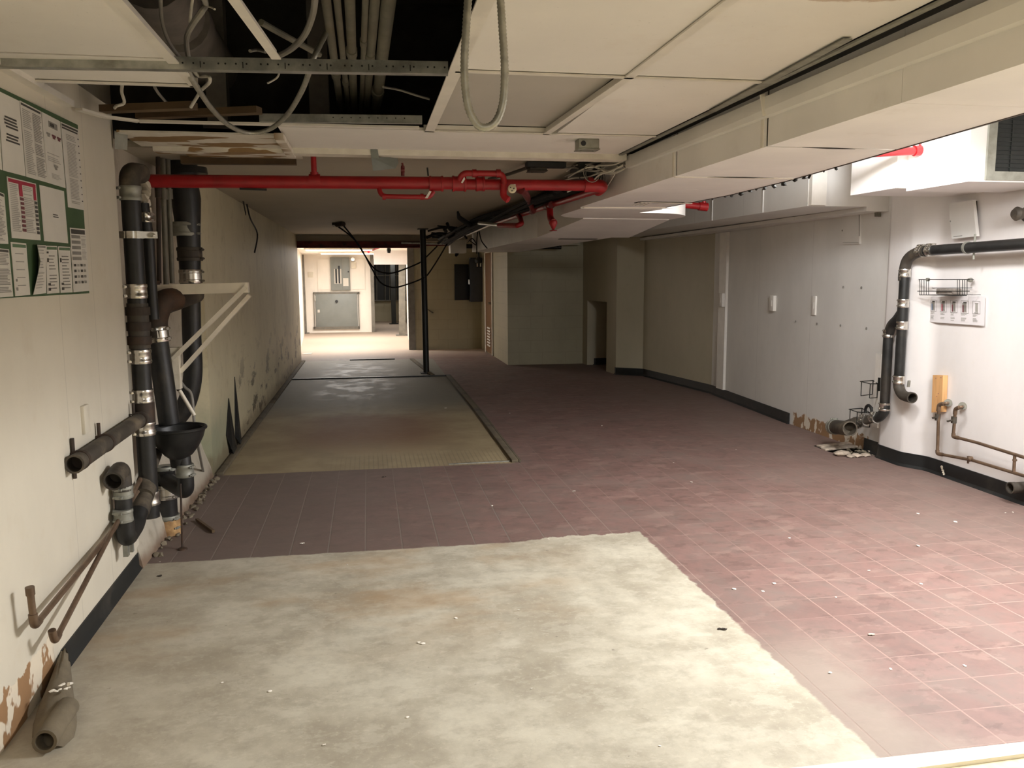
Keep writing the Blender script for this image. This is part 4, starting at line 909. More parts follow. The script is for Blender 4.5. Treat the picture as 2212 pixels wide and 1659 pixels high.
part('valve_lever', R_, 'paper', lambda bm: extrude(bm, [sp(918, 428, 5.10), sp(928, 412, 5.10), sp(932, 414, 5.10), sp(924, 428, 5.10)], (0, .003, 0)), label='white valve tag')
part('pressure_stem', R_, 'red_dark', lambda bm: (tube(bm, [sp(870, 380), sp(870, 358)], .011, 10), tube(bm, [sp(870, 358), sp(869, 352)], .006, 8), tube(bm, [sp(866, 367), sp(874, 367)], .016, 10)))
part('pressure_stem', R_, 'steel_dark', lambda bm: tube(bm, [sp(925, 380), sp(923, 362)], .005, 8))
part('hanger_bar', R_, 'steel_dark', lambda bm: bar(bm, sp(518, 408), sp(576, 410), .02, .01))
# branch running back
XB = 1.46
BR = thing('sprinkler_branch', 'red branch pipe running back beside the duct under the black cables', 'sprinkler pipe', PX(1150, 455, XB))
bA = PY(1292, 410, 5.36); bB = PX(1062, 484, XB+.02); bC = PX(985, 517, XB+.04)
part('pipe', BR, 'red', lambda bm: tube(bm, [bA, bB], .023, 16)); part('pipe', BR, 'galv', lambda bm: tube(bm, [bB, bC], .020, 14), label='unpainted end of the branch')
def onB(px):
    t = (px-1292)/(1062-1292); return PX(px, 410+(484-410)*t, XB+.01*t)
dB = (bB-bA).normalized()
for px in (1181, 1184, 1190, 1150, 1120): part('pipe_band', BR, 'red_dark', lambda bm: tube(bm, [onB(px)-dB*.03, onB(px)+dB*.03], .029, 16))
q = onB(1187)
part('drop', BR, 'red', lambda bm: tube(bm, fillet([q, PX(1189, 473, XB), PX(1196, 480, XB-.02)], .05, 6), .026, 14)); part('sprinkler_head', BR, 'red', lambda bm: (lathe(bm, [(.03, .02), (.034, 0), (.02, -.03), (.008, -.05), (.03, -.055), (.03, -.06)], PX(1195, 482, XB-.02), (0, 0, 1), 14)))
q2 = onB(1122)
part('arm', BR, 'red', lambda bm: tube(bm, fillet([q2, PX(1127, 483, XB-.02), PX(1118, 487, XB-.06), PX(1078, 487, XB-.16)], .06, 6), .024, 14))
part('arm_nipple', BR, 'galv', lambda bm: tube(bm, [PX(1078, 486, XB-.16), PX(1035, 482, XB-.25)], .018, 12))
part('drain_pipe', BR, 'red_dark', lambda bm: tube(bm, smooth_path([sp(1118, 408, 5.2), sp(1132, 414, 5.3), PX(1142, 432, XB-.1), onB(1153)], 5), .026, 14))
# stubs beyond the duct
def redstub(pts, r, lab):
    bm = NB(); tube(bm, fillet(pts, .05, 6), r, 16); o = mk('sprinkler_stub', bm, 'red', None, lab, 'sprinkler pipe')
    part('end_fitting', o, 'red', lambda bm: (tube(bm, [pts[-1]-(pts[-1]-pts[-2]).normalized()*.07, pts[-1]+(pts[-1]-pts[-2]).normalized()*.012], r*1.28, 16), tube(bm, [pts[-1]-V((.02, 0, 0)), pts[-1]+V((-.02, 0, .05))], r*.6, 10))); return o
redstub([PY(1800, 333, 4.9), PY(1880, 331, 4.9), PY(1996, 325, 4.9)], .026, 'bright red pipe stub ending over the white soffit')
redstub([PY(1380, 436, 7.3), PY(1462, 441, 7.3), PY(1525, 447, 7.3)], .03, 'red pipe stub sticking out past the flared duct end')

# ================================================================== DUCT, TROUGH, CABLES
D = thing('air_duct', 'long cream painted air duct along the ceiling on the right', 'duct', (1.9, 3.5, 2.0))
ZD = 2.0
duct_r = [(-1.5, 1.92), (2.4, 2.06), (4.3, 2.26), (5.1, 2.29), (6.12, 2.22)]
def dsec(y0, y1):
    def f(bm):
        def rr(y):
            for (a, xa), (b, xb) in zip(duct_r, duct_r[1:]):
                if a <= y <= b: return xa+(xb-xa)*(y-a)/(b-a)
            return duct_r[-1][1]
        ys_ = [y0]+[a for a, _ in duct_r if y0 < a < y1]+[y1]
        for a, b in zip(ys_, ys_[1:]):
            hexa(bm, [(1.575, a, ZD), (rr(a), a, ZD), (rr(b), b, ZD), (1.575, b, ZD), (1.575, a, 2.47), (rr(a), a, 2.47), (rr(b), b, 2.47), (1.575, b, 2.47)])
    return f
for k, (y0, y1) in enumerate(((-1.5, 2.32), (2.322, 3.165), (3.179, 4.153), (4.167, 4.80), (4.803, 6.12))): part('duct_section', D, 'duct', dsec(y0, y1))
part('joint_gap', D, 'seam', lambda bm: [box(bm, 1.577, 2.0, y-.006, y+.006, ZD+.002, 2.46) for y in (3.172, 4.16)])
part('open_seam', D, 'seam', lambda bm: (extrude(bm, [(1.75, 4.175, ZD-.002), (1.95, 4.162, ZD-.002), (2.12, 4.175, ZD-.002), (1.95, 4.198, ZD-.002)], (0, 0, .001)), extrude(bm, [(1.72, 3.16, ZD-.002), (1.84, 3.185, ZD-.002), (1.96, 3.175, ZD-.002), (1.84, 3.155, ZD-.002)], (0, 0, .001))), label='dark gaping seams under the duct')
part('seam_strip', D, 'duct_edge', lambda bm: [box(bm, 1.57, 1.578, y+.01, y+.03, ZD, 2.4) for y in (3.19, 4.18)]+[box(bm, 1.58, 2.24, y+.01, y+.022, ZD-.004, ZD) for y in (4.18,)]+[bar(bm, (1.60, 6.12, ZD-.004), (2.28, 6.08, ZD-.004), .02, .01)])
g = PZ(1425, 437, ZD)
part('register_slot', D, 'seam', lambda bm: (box(bm, g.x-.17, g.x+.17, g.y-.04, g.y+.05, ZD-.003, ZD+.002), ), label='open register slot')
part('register_flap', D, 'duct_edge', lambda bm: (bar(bm, (g.x-.16, g.y-.05, ZD-.006), (g.x+.22, g.y-.04, ZD-.010), .03, .003), [bar(bm, (g.x-.16+.03*k, g.y-.03, ZD-.006), (g.x-.19+.03*k, g.y+.04, ZD-.02), .012, .003) for k in range(4)]))
def edge_x(y):
    for (p, xa), (q, xb) in zip(duct_r, duct_r[1:]):
        if p <= y <= q: return xa+(xb-xa)*(y-p)/(q-p)
part('edge_flange', D, 'iron_rust', lambda bm: [bar(bm, (edge_x(a)+.004, a, ZD+.004), (edge_x(b)+.004, b, ZD+.004), .012, .012) for a, b in ((-1.0, 2.4), (2.4, 4.3), (4.3, 5.1), (5.1, 6.1))], label='dark flange along the far edge of the duct')
for k in range(14):
    y = 3.75+k*.12+random.uniform(-.04, .04)
    part('insulation_shred', D, 'steel_dark', lambda bm: blob(bm, (edge_x(y)+.006, y, ZD-.004+random.uniform(-.006, .006)), random.uniform(.007, .014), 1, .45, (1, 1.5, 1)))
# flared, rounded transition and the lower run
fl = [(1.578, 6.13), (1.578, 6.72), (1.60, 6.88), (1.67, 7.02), (1.78, 7.12), (1.95, 7.2), (2.3, 7.27), (2.62, 7.35), (2.70, 7.25)]
for k in range(9):
    t = k/8*math.pi/2; fl.append((2.15+.55*math.cos(t)**.8, 7.02-.54*math.sin(t)))
fl.append((2.215, 6.13))
part('flared_transition', D, 'duct', lambda bm: prism(bm, fl, 1.988, 2.47), label='flared round-cornered end of the near duct')
def lower(y0, y1): return lambda bm: box(bm, 1.665, 2.42, y0, y1, 1.868, 2.45)
part('lower_section', D, 'duct', lambda bm: hexa(bm, [(1.85, 7.10, 1.980), (2.66, 7.18, 1.980), (2.60, 8.15, 1.868), (1.665, 8.15, 1.868), (1.85, 7.10, 2.4), (2.66, 7.18, 2.4), (2.60, 8.15, 2.4), (1.665, 8.15, 2.4)]))
for y0, y1 in ((8.158, 8.9), (8.908, 9.9), (9.908, 11.2), (11.208, 13.4)): part('lower_section', D, 'duct', lower(y0, y1))
part('lower_slot', D, 'seam', lambda bm: box(bm, 1.95, 2.35, 8.42, 8.50, 1.864, 1.869))
# wire trough
tA, tB = PX(1336, 352, 1.535), V((1.535, -1.0, 2.205))
tz0 = PX(1344, 362, 1.535).z; WT = thing('wire_trough', 'cream wire trough along the top edge of the duct', 'wire trough', tA)
def trough(bm):
    y0, y1 = 4.93, -1.2
    hexa(bm, [(1.545, y1, 2.055), (1.578, y1, 2.055), (1.578, y0, 2.132), (1.545, y0, 2.132), (1.52, y1, 2.135), (1.576, y1, 2.135), (1.576, y0, 2.2), (1.545, y0, 2.2)])
part('body', WT, 'trough', trough)
part('gap_shade', WT, 'panel_black', lambda bm: box(bm, 1.496, 1.572, -1.2, 4.9, 2.212, 2.222), label='black strip standing in for the shade in the gap over the trough')  # black strip gives the open gap beside the duct its shade
part('lid_joint', WT, 'duct_edge', lambda bm: bar(bm, (1.528, 3.13, 2.19), (1.542, 3.13, 2.11), .02, .006, (0, 1, 0)))
part('loose_lid', WT, 'galv_dull', lambda bm: (bar(bm, (1.482, -1.0, 2.196), (1.490, 4.85, 2.198), .022, .006), bar(bm, (1.44, 2.4, 2.197), (1.482, 3.5, 2.194), .03, .004)))
for k in range(9):
    a = V((1.54+random.uniform(-.015, .03), 4.95, 2.15+random.uniform(-.02, .03))); L_ = [a]
    for s in range(5): L_.append(L_[-1]+V((-.055+random.uniform(-.03, .02), .06+random.uniform(-.03, .06), random.uniform(-.045, .035))))
    part('loose_wire', WT, 'white_cable' if k % 3 else 'grey_cable', lambda bm: tube(bm, smooth_path([V((p.x, p.y, min(p.z, 2.19))) for p in L_], 4), .005, 6))
part('wire_loop', WT, 'grey_cable', lambda bm: [tube(bm, [V((1.38+.03*k, 5.1+.06*k, 2.12))+V((.05*math.cos(a), .02*math.sin(a), .055*math.sin(a))) for a in [2*math.pi*i/16 for i in range(17)]], .003, 6) for k in range(4)])
part('white_strap', WT, 'white_trim', lambda bm: bar(bm, PX(1328, 372, 1.53), PX(1308, 404, 1.53), .03, .004, (1, 0, 0)))
part('wire_box', WT, 'panel_black', lambda bm: (box(bm, 1.33, 1.47, 5.2, 5.45, 2.10, 2.20), box(bm, 1.0, 1.25, 5.22, 5.30, 2.17, 2.2)))
# black cable bundle
CB = thing('cable_bundle', 'sagging bundle of black cables along the left side of the duct', 'cable bundle', PZ(1100, 460, 2.12))
def cp(x, y, z): return PZ(x, y, z)
base_pts = [(1300, 392, 2.12), (1240, 410, 2.13), (1180, 430, 2.14), (1120, 452, 2.15), (1070, 470, 2.13), (1030, 488, 2.10), (998, 506, 2.06), (972, 522, 2.03)]
for k in range(16):
    ox, oz = random.uniform(-.16, .05), random.uniform(-.04, .045)
    P = []
    for i, (x, y, z) in enumerate(base_pts):
        q = cp(x, y, z); P.append(V((q.x+ox*(.6+.5*math.sin(i*.9+k))-.02, q.y, min(2.155, z+oz+.015*math.sin(i*1.3+k*2)))))
    part('cable', CB, 'black_cable' if k % 9 else 'grey_cable', lambda bm: tube(bm, smooth_path(P[random.choice((0, 0, 1, 2)):], 4), random.uniform(.014, .028), 8))
for k in range(12):
    q = cp(random.uniform(955, 1010), random.uniform(488, 528), 2.08); d = V((random.uniform(-.35, .1), random.uniform(-.4, .4), random.uniform(-.09, .10)))
    part('cable_end', CB, 'black_cable', lambda bm: tube(bm, smooth_path([q, q+d*.5+V((0, 0, random.uniform(-.03, .04))), q+d], 4), random.uniform(.012, .028), 8))
part('cable_end', CB, 'black_cable', lambda bm: tube(bm, [cp(1010, 500, 2.1), cp(975, 492, 2.12), cp(945, 488, 2.14)], [.03, .022, .008], 8))
part('cable_end', CB, 'black_cable', lambda bm: tube(bm, [cp(1015, 486, 2.1), cp(992, 470, 2.14), cp(989, 458, 2.19)], [.03, .026, .012], 8))
part('cable_tail', CB, 'black_cable', lambda bm: tube(bm, [PX(980, 530, 1.5), PX(987, 548, 1.4), PX(985, 552, 1.38)], [.02, .03, .02], 8))
for pts in ([(1035, 500), (1040, 520), (1052, 536)], [(1015, 520), (1030, 530), (1020, 515), (1010, 524)], [(1032, 500), (1030, 520), (1030, 548)]):
    part('cable_loop', CB, 'black_cable', lambda bm: tube(bm, smooth_path([PX(x, y, 1.62) for x, y in pts], 5), .008, 6))
# two long swags
def swag(pts, Ys, lab):
    bm = NB(); n = len(pts); P = [PY(x, y, Ys[0]+(Ys[1]-Ys[0])*i/(n-1)) for i, (x, y) in enumerate(pts)]
    tube(bm, smooth_path(P, 6), .011, 8); mk('hanging_cable', bm, 'black_cable', None, lab, 'cable', 'cables swagged across the far opening')
swag([(727, 487), (770, 522), (802, 578), (822, 610), (850, 621), (880, 614), (909, 603), (924, 593), (946, 560), (966, 526)], (11.6, 13.3), 'lower of two dark cables swagged behind the pole')
swag([(739, 484), (768, 520), (800, 570), (818, 586), (846, 590), (880, 579), (909, 566), (922, 554), (944, 532)], (11.6, 13.3), 'upper of two dark cables swagged behind the pole')
bm = NB(); box(bm, PZ(720, 486, 2.2).x, PZ(746, 486, 2.2).x, 11.5, 11.75, 2.17, 2.205); tube(bm, [PZ(728, 486, 2.17), PZ(742, 484, 2.17)], .03, 10); mk('ceiling_bracket', bm, 'iron_rust', None, 'small rusty bracket holding the two swagged cables to the ceiling', 'bracket')
# small blemish fittings on the plaster
# pole
pf = PZ(921, 806); ptp = PY(913, 495, pf.y)
PO = thing('steel_pole', 'dark steel support pole at the edge of the sunken slab', 'pole', pf)
part('shaft', PO, 'steel_dark', lambda bm: tube(bm, [pf, V((ptp.x, pf.y, 2.205))], .046, 18)); part('base_plate', PO, 'steel_dark', lambda bm: box(bm, pf.x-.09, pf.x+.09, pf.y-.09, pf.y+.09, 0, .015)); part('cap_plate', PO, 'steel_dark', lambda bm: box(bm, ptp.x-.08, ptp.x+.08, pf.y-.08, pf.y+.08, 2.19, 2.205))
# rusty header beam across the opening
bm = NB(); box(bm, -1.19, .95, 14.96, 15.02, 1.985, 2.10); box(bm, -1.19, .95, 14.90, 15.10, 1.985, 2.0); box(bm, -1.19, 1.75, 14.93, 15.0, 2.02, 2.06); hb = mk('steel_lintel', bm, 'rust', None, 'rusty red steel lintel over the far opening', 'lintel')
part('pipe_on_lintel', hb, 'galv', lambda bm: tube(bm, [(.6, 14.88, 2.07), (1.75, 14.88, 2.05)], .02, 10))

# ================================================================== BACK RIGHT
yb = 17.0
def bxp(x0, y0, x1, y1, Y, d, bm, bev=0):
    a, b = PY(x0, y0, Y), PY(x1, y1, Y); box(bm, a.x, b.x, Y-d, Y, b.z, a.z, bev=bev)
e1 = thing('fuse_box', 'near-black flat panel box on the back block wall', 'electrical box', PY(995, 645, yb)); part('body', e1, 'panel_black', lambda bm: bxp(981, 571, 1012, 648, 17.0, .08, bm, .006)); part('lid', e1, 'panel_black', lambda bm: bxp(982, 572, 1011, 647, 16.92, .012, bm, .004))
e2 = thing('fuse_box', 'larger blue-grey electrical box in the corner of the back wall', 'electrical box', PY(1030, 650, yb)); part('body', e2, 'panel_blue', lambda bm: bxp(1013, 557, 1046, 651, 17.0, .22, bm, .01)); ed = part('door', e2, 'panel_blue', lambda bm: bxp(1014, 560, 1045, 650, 16.78, .015, bm, .006))
part('latch', ed, 'chrome', lambda bm: bxp(1011, 604, 1014, 614, 16.77, .04, bm), label='shiny latch')
e3 = thing('lamp_bracket', 'small bright metal lamp bracket hanging over the electrical boxes', 'bracket', PY(1033, 575, 16.6)); part('arm', e3, 'chrome', lambda bm: (bxp(1029, 556, 1032, 576, 16.6, .03, bm), bxp(1036, 562, 1039, 576, 16.6, .03, bm))); part('head', e3, 'steel_dark', lambda bm: lathe(bm, [(.02, 0), (.07, .02), (.08, .08), (.03, .14)], PY(1034, 570, 16.6), (0, 0, 1), 12)); part('stem', e3, 'steel_dark', lambda bm: tube(bm, [PY(1034, 562, 16.6), V((PY(1034, 562, 16.6).x, 16.6, 2.2))], .015, 8))
bm = NB(); a = PY(1003, 532, 13.4); b = PY(1212, 534, 13.4); tube(bm, [a, b], .035, 12); lp = mk('black_pipe', bm, 'steel_dark', None, 'long black pipe along the top of the boxed-out block wall', 'pipe'); part('rag', lp, 'black_cable', lambda bm: (tube(bm, smooth_path([PY(1140, 528, 13.38), PY(1180, 531, 13.38), PY(1206, 525, 13.38)], 4), .05, 8), tube(bm, [PY(1204, 534, 13.38), PY(1209, 523, 13.38)], .02, 8)))
bm = NB(); bxp(969, 520, 1003, 548, 13.4, .3, bm, .01); mk('white_box', bm, 'white_paint', None, 'torn white box hanging at the end of the black pipe', 'box')
bm = NB(); bxp(1204, 520, 1247, 530, 13.6, .2, bm); mk('pale_board', bm, 'wall_corner', None, 'pale board end beyond the black pipe', 'board')
bm = NB(); q = PY(927, 670, 16.98); bar(bm, PY(923, 668, 16.98), PY(936, 676, 16.98), .02, .03, (0, 1, 0)); mk('wall_hook', bm, 'iron_dusty', None, 'small dark hook on the back wall beside the pole', 'hook')

# ================================================================== FAR ROOM
yf = 22.75
BP = thing('breaker_panel', 'grey breaker panel with two black rows of switches in the far room', 'breaker panel', PY(736, 626, yf))
part('cabinet', BP, 'panel_grey', lambda bm: bxp(713, 556, 757, 627, yf, .10, bm, .01)); bd = part('door', BP, 'panel_grey', lambda bm: bxp(738, 558, 756, 625, yf-.10, .015, bm, .004), label='closed grey door half')
bf = part('breaker_frame', BP, 'paper', lambda bm: bxp(721.5, 581, 738, 613, yf-.10, .01, bm)); part('breaker_row', bf, 'panel_black', lambda bm: (bxp(724, 581, 728.5, 612, yf-.11, .02, bm))); part('breaker_row', bf, 'panel_black', lambda bm: bxp(730.5, 574, 735, 612, yf-.11, .02, bm))
part('label_card', bd, 'paper', lambda bm: bxp(741, 601, 753, 618, yf-.115, .004, bm), label='white circuit card'); part('lock', bd, 'steel_dark', lambda bm: tube(bm, [PY(752.5, 587, yf-.11), PY(752.5, 587, yf-.15)], .02, 10))
LP = thing('electrical_cabinet', 'large low grey steel panel with a round black lock in the far room', 'electrical panel', PY(728, 709, yf))
part('frame', LP, 'steel_grey', lambda bm: (bxp(677, 631, 681, 710, yf, .06, bm), bxp(773, 631, 777, 710, yf, .06, bm), bxp(677, 631, 777, 634, yf, .06, bm), bxp(677, 706, 777, 710, yf, .06, bm)))
ld = part('door', LP, 'panel_grey', lambda bm: bxp(681, 634, 773, 706, yf, .05, bm, .006)); part('lock', ld, 'panel_black', lambda bm: tube(bm, [PY(727, 651, yf-.05), PY(727, 651, yf-.10)], .038, 16)); part('sticker', LP, 'paper', lambda bm: (bxp(679, 639, 681.5, 650, yf-.061, .003, bm), bxp(686, 669, 691, 675, yf-.051, .003, bm)))
bm = NB(); bxp(685, 560, 789, 625, yf, .025, bm); mk('backboard', bm, 'wall_far', None, 'cream painted backboard behind the breaker panel', 'board')
bm = NB(); bxp(758, 566, 769, 580, yf-.03, .05, bm, .01); o = mk('wall_box', bm, 'white_paint', None, 'small white box right of the breaker panel', 'electrical box'); part('lamp_head', o, 'chrome', lambda bm: lathe(bm, [(.01, 0), (.06, .02), (.05, .06)], PY(762, 560, yf-.1), (0, -1, 0), 12))
bm = NB(); bxp(665, 588, 677, 599, yf, .02, bm, .004); mk('wall_plate', bm, 'white_paint', None, 'small cover plate on the far room wall near the steel post', 'cover plate')
def post(x0, y0, x1, y1, Y, lab, m_='steel_grey', w_=.06, grp=None):
    f_ = PY(x1, y1, Y) if Y else PZ(x1, y1); Y = f_.y; f_.z = 0; t = PY(x0, y0, Y); bm = NB(); bar(bm, V((f_.x, Y, 0)), V((t.x, Y, 2.06)), w_, w_, (0, 1, 0)); o = mk('steel_post', bm, m_, None, lab, 'post', grp); part('base_plate', o, m_, lambda bm: box(bm, f_.x-w_, f_.x+w_, Y-w_, Y+w_, 0, .02)); return o
post(651, 556, 658, 720, 22.55, 'scuffed steel post at the left corner of the far room', 'steel_grey', .12)
post(868, 560, 869, 722, 21.2, 'pale steel post near the right jamb of the far opening', 'steel_grey', .16)
post(823, 575, 826, 690, 0, 'slim dark post in front of the barred gate', 'steel_dark', .12)
post(848, 575, 851, 700, 0, 'dark post at the right of the barred gate', 'steel_dark', .14)
GT = thing('barred_gate', 'barred dark gate at the end beyond the far room', 'gate', PY(830, 650, 27.6))
part('dark_panel', GT, 'panel_black', lambda bm: bxp(803, 560, 880, 650, 27.9, .03, bm))
for x in (814, 832, 842, 857, 863): part('bar', GT, 'steel_grey', lambda bm: tube(bm, [PY(x, 560, 27.6), PY(x, 650, 27.6)], .012, 8))
part('rail', GT, 'steel_grey', lambda bm: (tube(bm, [PY(806, 595, 27.6), PY(864, 595, 27.6)], .012, 8), tube(bm, [PY(806, 649, 27.6), PY(864, 649, 27.6)], .015, 8)))
bm = NB(); box(bm, .15, .89, 18.9, 19.3, 1.75, 2.06); mk('bulkhead_box', bm, 'paper_w', None, 'bright white bulkhead hanging at the right of the far room', 'bulkhead')
for k, (x, y, lb) in enumerate(((.7, 25.6, 'fluorescent ceiling light in front of the barred gate'), (-.55, 17.6, 'fluorescent ceiling light just inside the far opening'), (-.4, 20.4, 'fluorescent ceiling light over the breaker panel'))):  # the gate fixture is added along with its lamp
    t = thing('ceiling_light', lb, 'ceiling light', (x, y, 2.0), 'far room ceiling lights'); part('housing', t, 'white_paint', lambda bm: box(bm, x-(.7 if k else .2), x+(.7 if k else .2), y-(.2 if k else .7), y+(.2 if k else .7), 2.03, 2.06)); part('diffuser', t, 'lens', lambda bm: box(bm, x-(.66 if k else .16), x+(.66 if k else .16), y-(.16 if k else .66), y+(.16 if k else .66), 2.012, 2.03))
t = thing('ceiling_light', 'fluorescent ceiling light hanging out of view at the near right', 'ceiling light', (3.15, 2.75, 2.23)); part('housing', t, 'white_paint', lambda bm: (box(bm, 3.0, 3.30, 2.20, 3.30, 2.23, 2.31), box(bm, 3.14, 3.16, 2.4, 2.42, 2.31, 2.52), box(bm, 3.14, 3.16, 3.0, 3.02, 2.31, 2.52)))
t = thing('ceiling_light', 'fluorescent ceiling light hidden between the duct and the soffit', 'ceiling light', (2.82, 3.80, 2.29)); part('housing', t, 'white_paint', lambda bm: (box(bm, 2.68, 2.96, 3.26, 4.34, 2.29, 2.37), box(bm, 2.81, 2.83, 3.45, 3.47, 2.37, 2.52), box(bm, 2.81, 2.83, 4.15, 4.17, 2.37, 2.52)))
t = thing('ceiling_light', 'added fill light behind the viewer, out of sight', 'ceiling light', (.7, -.4, 2.185)); part('housing', t, 'white_paint', lambda bm: box(bm, .08, 1.32, -.67, -.13, 2.185, 2.205))  # unseen housing added for the fill lamp
RS = thing('sprinkler_pipe', 'small red sprinkler pipe under the ceiling of the far room', 'sprinkler pipe', PY(800, 540, 17.5)); part('pipe', RS, 'red', lambda bm: tube(bm, smooth_path([PY(778, 541, 17.5), PY(800, 541, 17.5), PY(815, 536, 17.3), PY(830, 531, 17.0)], 4), .02, 10)); part('sprinkler_head', RS, 'red', lambda bm: lathe(bm, [(.04, .05), (.05, 0), (.03, -.03), (.02, -.06)], PY(796, 540, 17.5), (0, 0, 1), 12))
bm = NB(); lathe(bm, [(.01, .1), (.035, .06), (.045, 0), (.03, -.05)], PY(840, 541, 17.2), (0, 0, 1), 12); tube(bm, [PY(840, 537, 17.2), V((PY(840, 537, 17.2).x, 17.2, 2.06))], .012, 8); mk('pendant_socket', bm, 'steel_dark', None, 'dark lamp socket hanging inside the far opening', 'lamp socket')
bm = NB(); q = PZ(661, 765); extrude(bm, [q+V((-.08, -.05, .004)), q+V((.10, -.02, .004)), q+V((.11, .16, .008)), q+V((-.04, .14, .004))], (0, 0, .002)); mk('paper_scrap', bm, 'paper', None, 'white paper scrap on the floor of the far room', 'paper')

# ================================================================== RIGHT WALL
def rw(x, y, X=4.14): return PX(x, y, X)
for x, y, X, w_, h_, lb in ((1557, 648, 4.175, .10, .16, 'leftmost of three pale switch plates on the grey right wall'), (1667, 655, 4.15, .09, .16, 'middle of three pale switch plates on the grey right wall'), (1758, 660, 4.145, .07, .18, 'rightmost of three pale switch plates on the grey right wall')):
    p = PX(x, y, X); t = thing('switch_plate', lb, 'switch plate', p, 'switch plates on the right wall')
    part('plate', t, 'white_trim', lambda bm: box(bm, p.x-.006, p.x+.05, p.y-w_/2, p.y+w_/2, p.z-h_/2, p.z+h_/2, bev=.003)); part('toggle', t, 'white_trim', lambda bm: box(bm, p.x-.009, p.x-.006, p.y-.012, p.y+.012, p.z-.03, p.z+.03))
def rbox(bm, pts, X, d, bev=0):
    extrude(bm, [PX(x, y, X) for x, y in pts], (d, 0, 0))
bm = NB(); rbox(bm, [(1819, 466), (1856, 461), (1856, 527), (1819, 528)], 4.13, .03); ap = mk('access_panel', bm, 'wall_panel', None, 'closed access panel set in the grey right wall', 'access panel'); part('latch', ap, 'ink_grey', lambda bm: (tube(bm, [PX(1820, 498, 4.128), PX(1820, 498, 4.135)], .008, 8), bar(bm, PX(1821, 524, 4.128), PX(1854, 524, 4.128), .003, .006, (1, 0, 0)), bar(bm, PX(1856, 463, 4.128), PX(1856, 510, 4.128), .003, .008, (0, 1, 0))))
bm = NB(); rbox(bm, [(2049, 440), (2101, 432), (2109, 510), (2056, 516)], 4.13, .025); ap = mk('access_panel', bm, 'wall_panel', None, 'white access panel hanging crooked near the ventilation unit', 'access panel')
part('dark_gap', ap, 'seam', lambda bm: rbox(bm, [(2101, 437), (2109, 434), (2111, 490), (2109, 508)], 4.165, .006)); part('latch', ap, 'ink_grey', lambda bm: (tube(bm, [PX(2053, 478, 4.127), PX(2053, 478, 4.135)], .006, 8), bar(bm, PX(2060, 511, 4.128), PX(2078, 509, 4.128), .003, .005, (1, 0, 0))))
bm = NB(); rbox(bm, [(1889, 450), (1896, 450), (1896, 468), (1889, 468)], 4.11, .03); mk('wall_clip', bm, 'galv_dull', None, 'small metal clip under the soffit above the grey wall', 'clip')
pts_h = [(1822, 620), (1861, 621), (1719, 694), (1765, 699), (1816, 703), (1872, 709)]
for k, (x, y) in enumerate(pts_h):
    q = PX(x, y, 4.143); bm = NB(); lathe(bm, [(.010, 0), (.010, .004), (.004, .006)], q, (-1, 0, 0), 10); mk('wall_anchor', bm, 'ink_grey', None, 'small dark screw anchor in the grey right wall panels', 'screw anchor', 'screw anchors in the right wall')
# ventilation unit with screen
VU = thing('ventilation_unit', 'white boxed ventilation unit with a dark screen at the top right', 'ventilation unit', (3.8, 4.75, 2.03))
def vub(bm):
    x0, x1, y0, y1, z0, z1 = 3.475, 4.179, 4.45, 5.02, 2.03, 2.52
    gx0 = PY(2148, 330, 4.45).x; gz0 = PY(2170, 371, 4.45).z
    box(bm, x0, x0+.02, y0, y1, z0, z1); box(bm, x0+.02, x1, y0, y1, z0, z0+.02); box(bm, x0+.02, x1, y1-.02, y1, z0+.02, z1); box(bm, x0+.02, gx0-.05, y0, y0+.02, z0+.02, z1); box(bm, gx0-.05, x1, y0, y0+.02, z0+.02, gz0-.05)
part('casing', VU, 'wall_white', vub)
gx0 = PY(2148, 330, 4.45).x; gz0 = PY(2170, 371, 4.45).z
part('screen_frame', VU, 'galv_dull', lambda bm: (box(bm, gx0-.055, gx0, 4.435, 4.46, gz0-.05, 2.515), box(bm, gx0, 4.175, 4.435, 4.46, gz0-.05, gz0)))
part('screen', VU, 'drawer', lambda bm: ([box(bm, gx0, 4.175, 4.47, 4.476, gz0, 2.515)]+[box(bm, gx0+.12*k, gx0+.12*k+.008, 4.462, 4.47, gz0, 2.515) for k in range(1, 5)]+[box(bm, gx0, 4.175, 4.462, 4.468, gz0+.025*k, gz0+.025*k+.004) for k in range(1, 14)]))
# drain assembly
XP = 4.03
def rp(x, y, X=XP): return PX(x, y, X)
RD = thing('drain_assembly', 'black drain pipe with silver couplings bending down the white pillar', 'drain pipe', rp(1940, 900))
rR = .037
h0 = PX(2011, 541, XP); h1 = V((XP+.02, 3.2, PX(2212, 527, XP).z+.03)); ev = rp(1952, 598)
hp = part('horizontal_pipe', RD, 'iron', lambda bm: tube(bm, [PX(1995, 542, XP), PX(2212, 527, XP), h1], rR, 18))
part('upper_elbow', RD, 'iron_dusty', lambda bm: tube(bm, smooth_path([PX(2000, 542, XP), PX(1978, 547, XP), PX(1960, 562, XP), PX(1953, 590, XP), PX(1952, 606, XP)], 6), rR*1.08, 18))
vx = rp(1951, 655)
part('vertical_pipe', RD, 'iron', lambda bm: tube(bm, [V((XP, vx.y, rp(1952, 595).z)), V((XP, vx.y, rp(1950, 660).z))], rR, 18))
def cz(y, x=1950): return V((XP, vx.y, rp(x, y).z))
part('wye', RD, 'iron', lambda bm: (tube(bm, [cz(655), cz(712)], rR*1.08, 18), tube(bm, smooth_path([cz(672), rp(1938, 690), rp(1926, 703), rp(1919, 724)], 5), rR*1.02, 16)))
part('vertical_pipe', RD, 'iron', lambda bm: tube(bm, [cz(700), cz(822)], rR, 18))
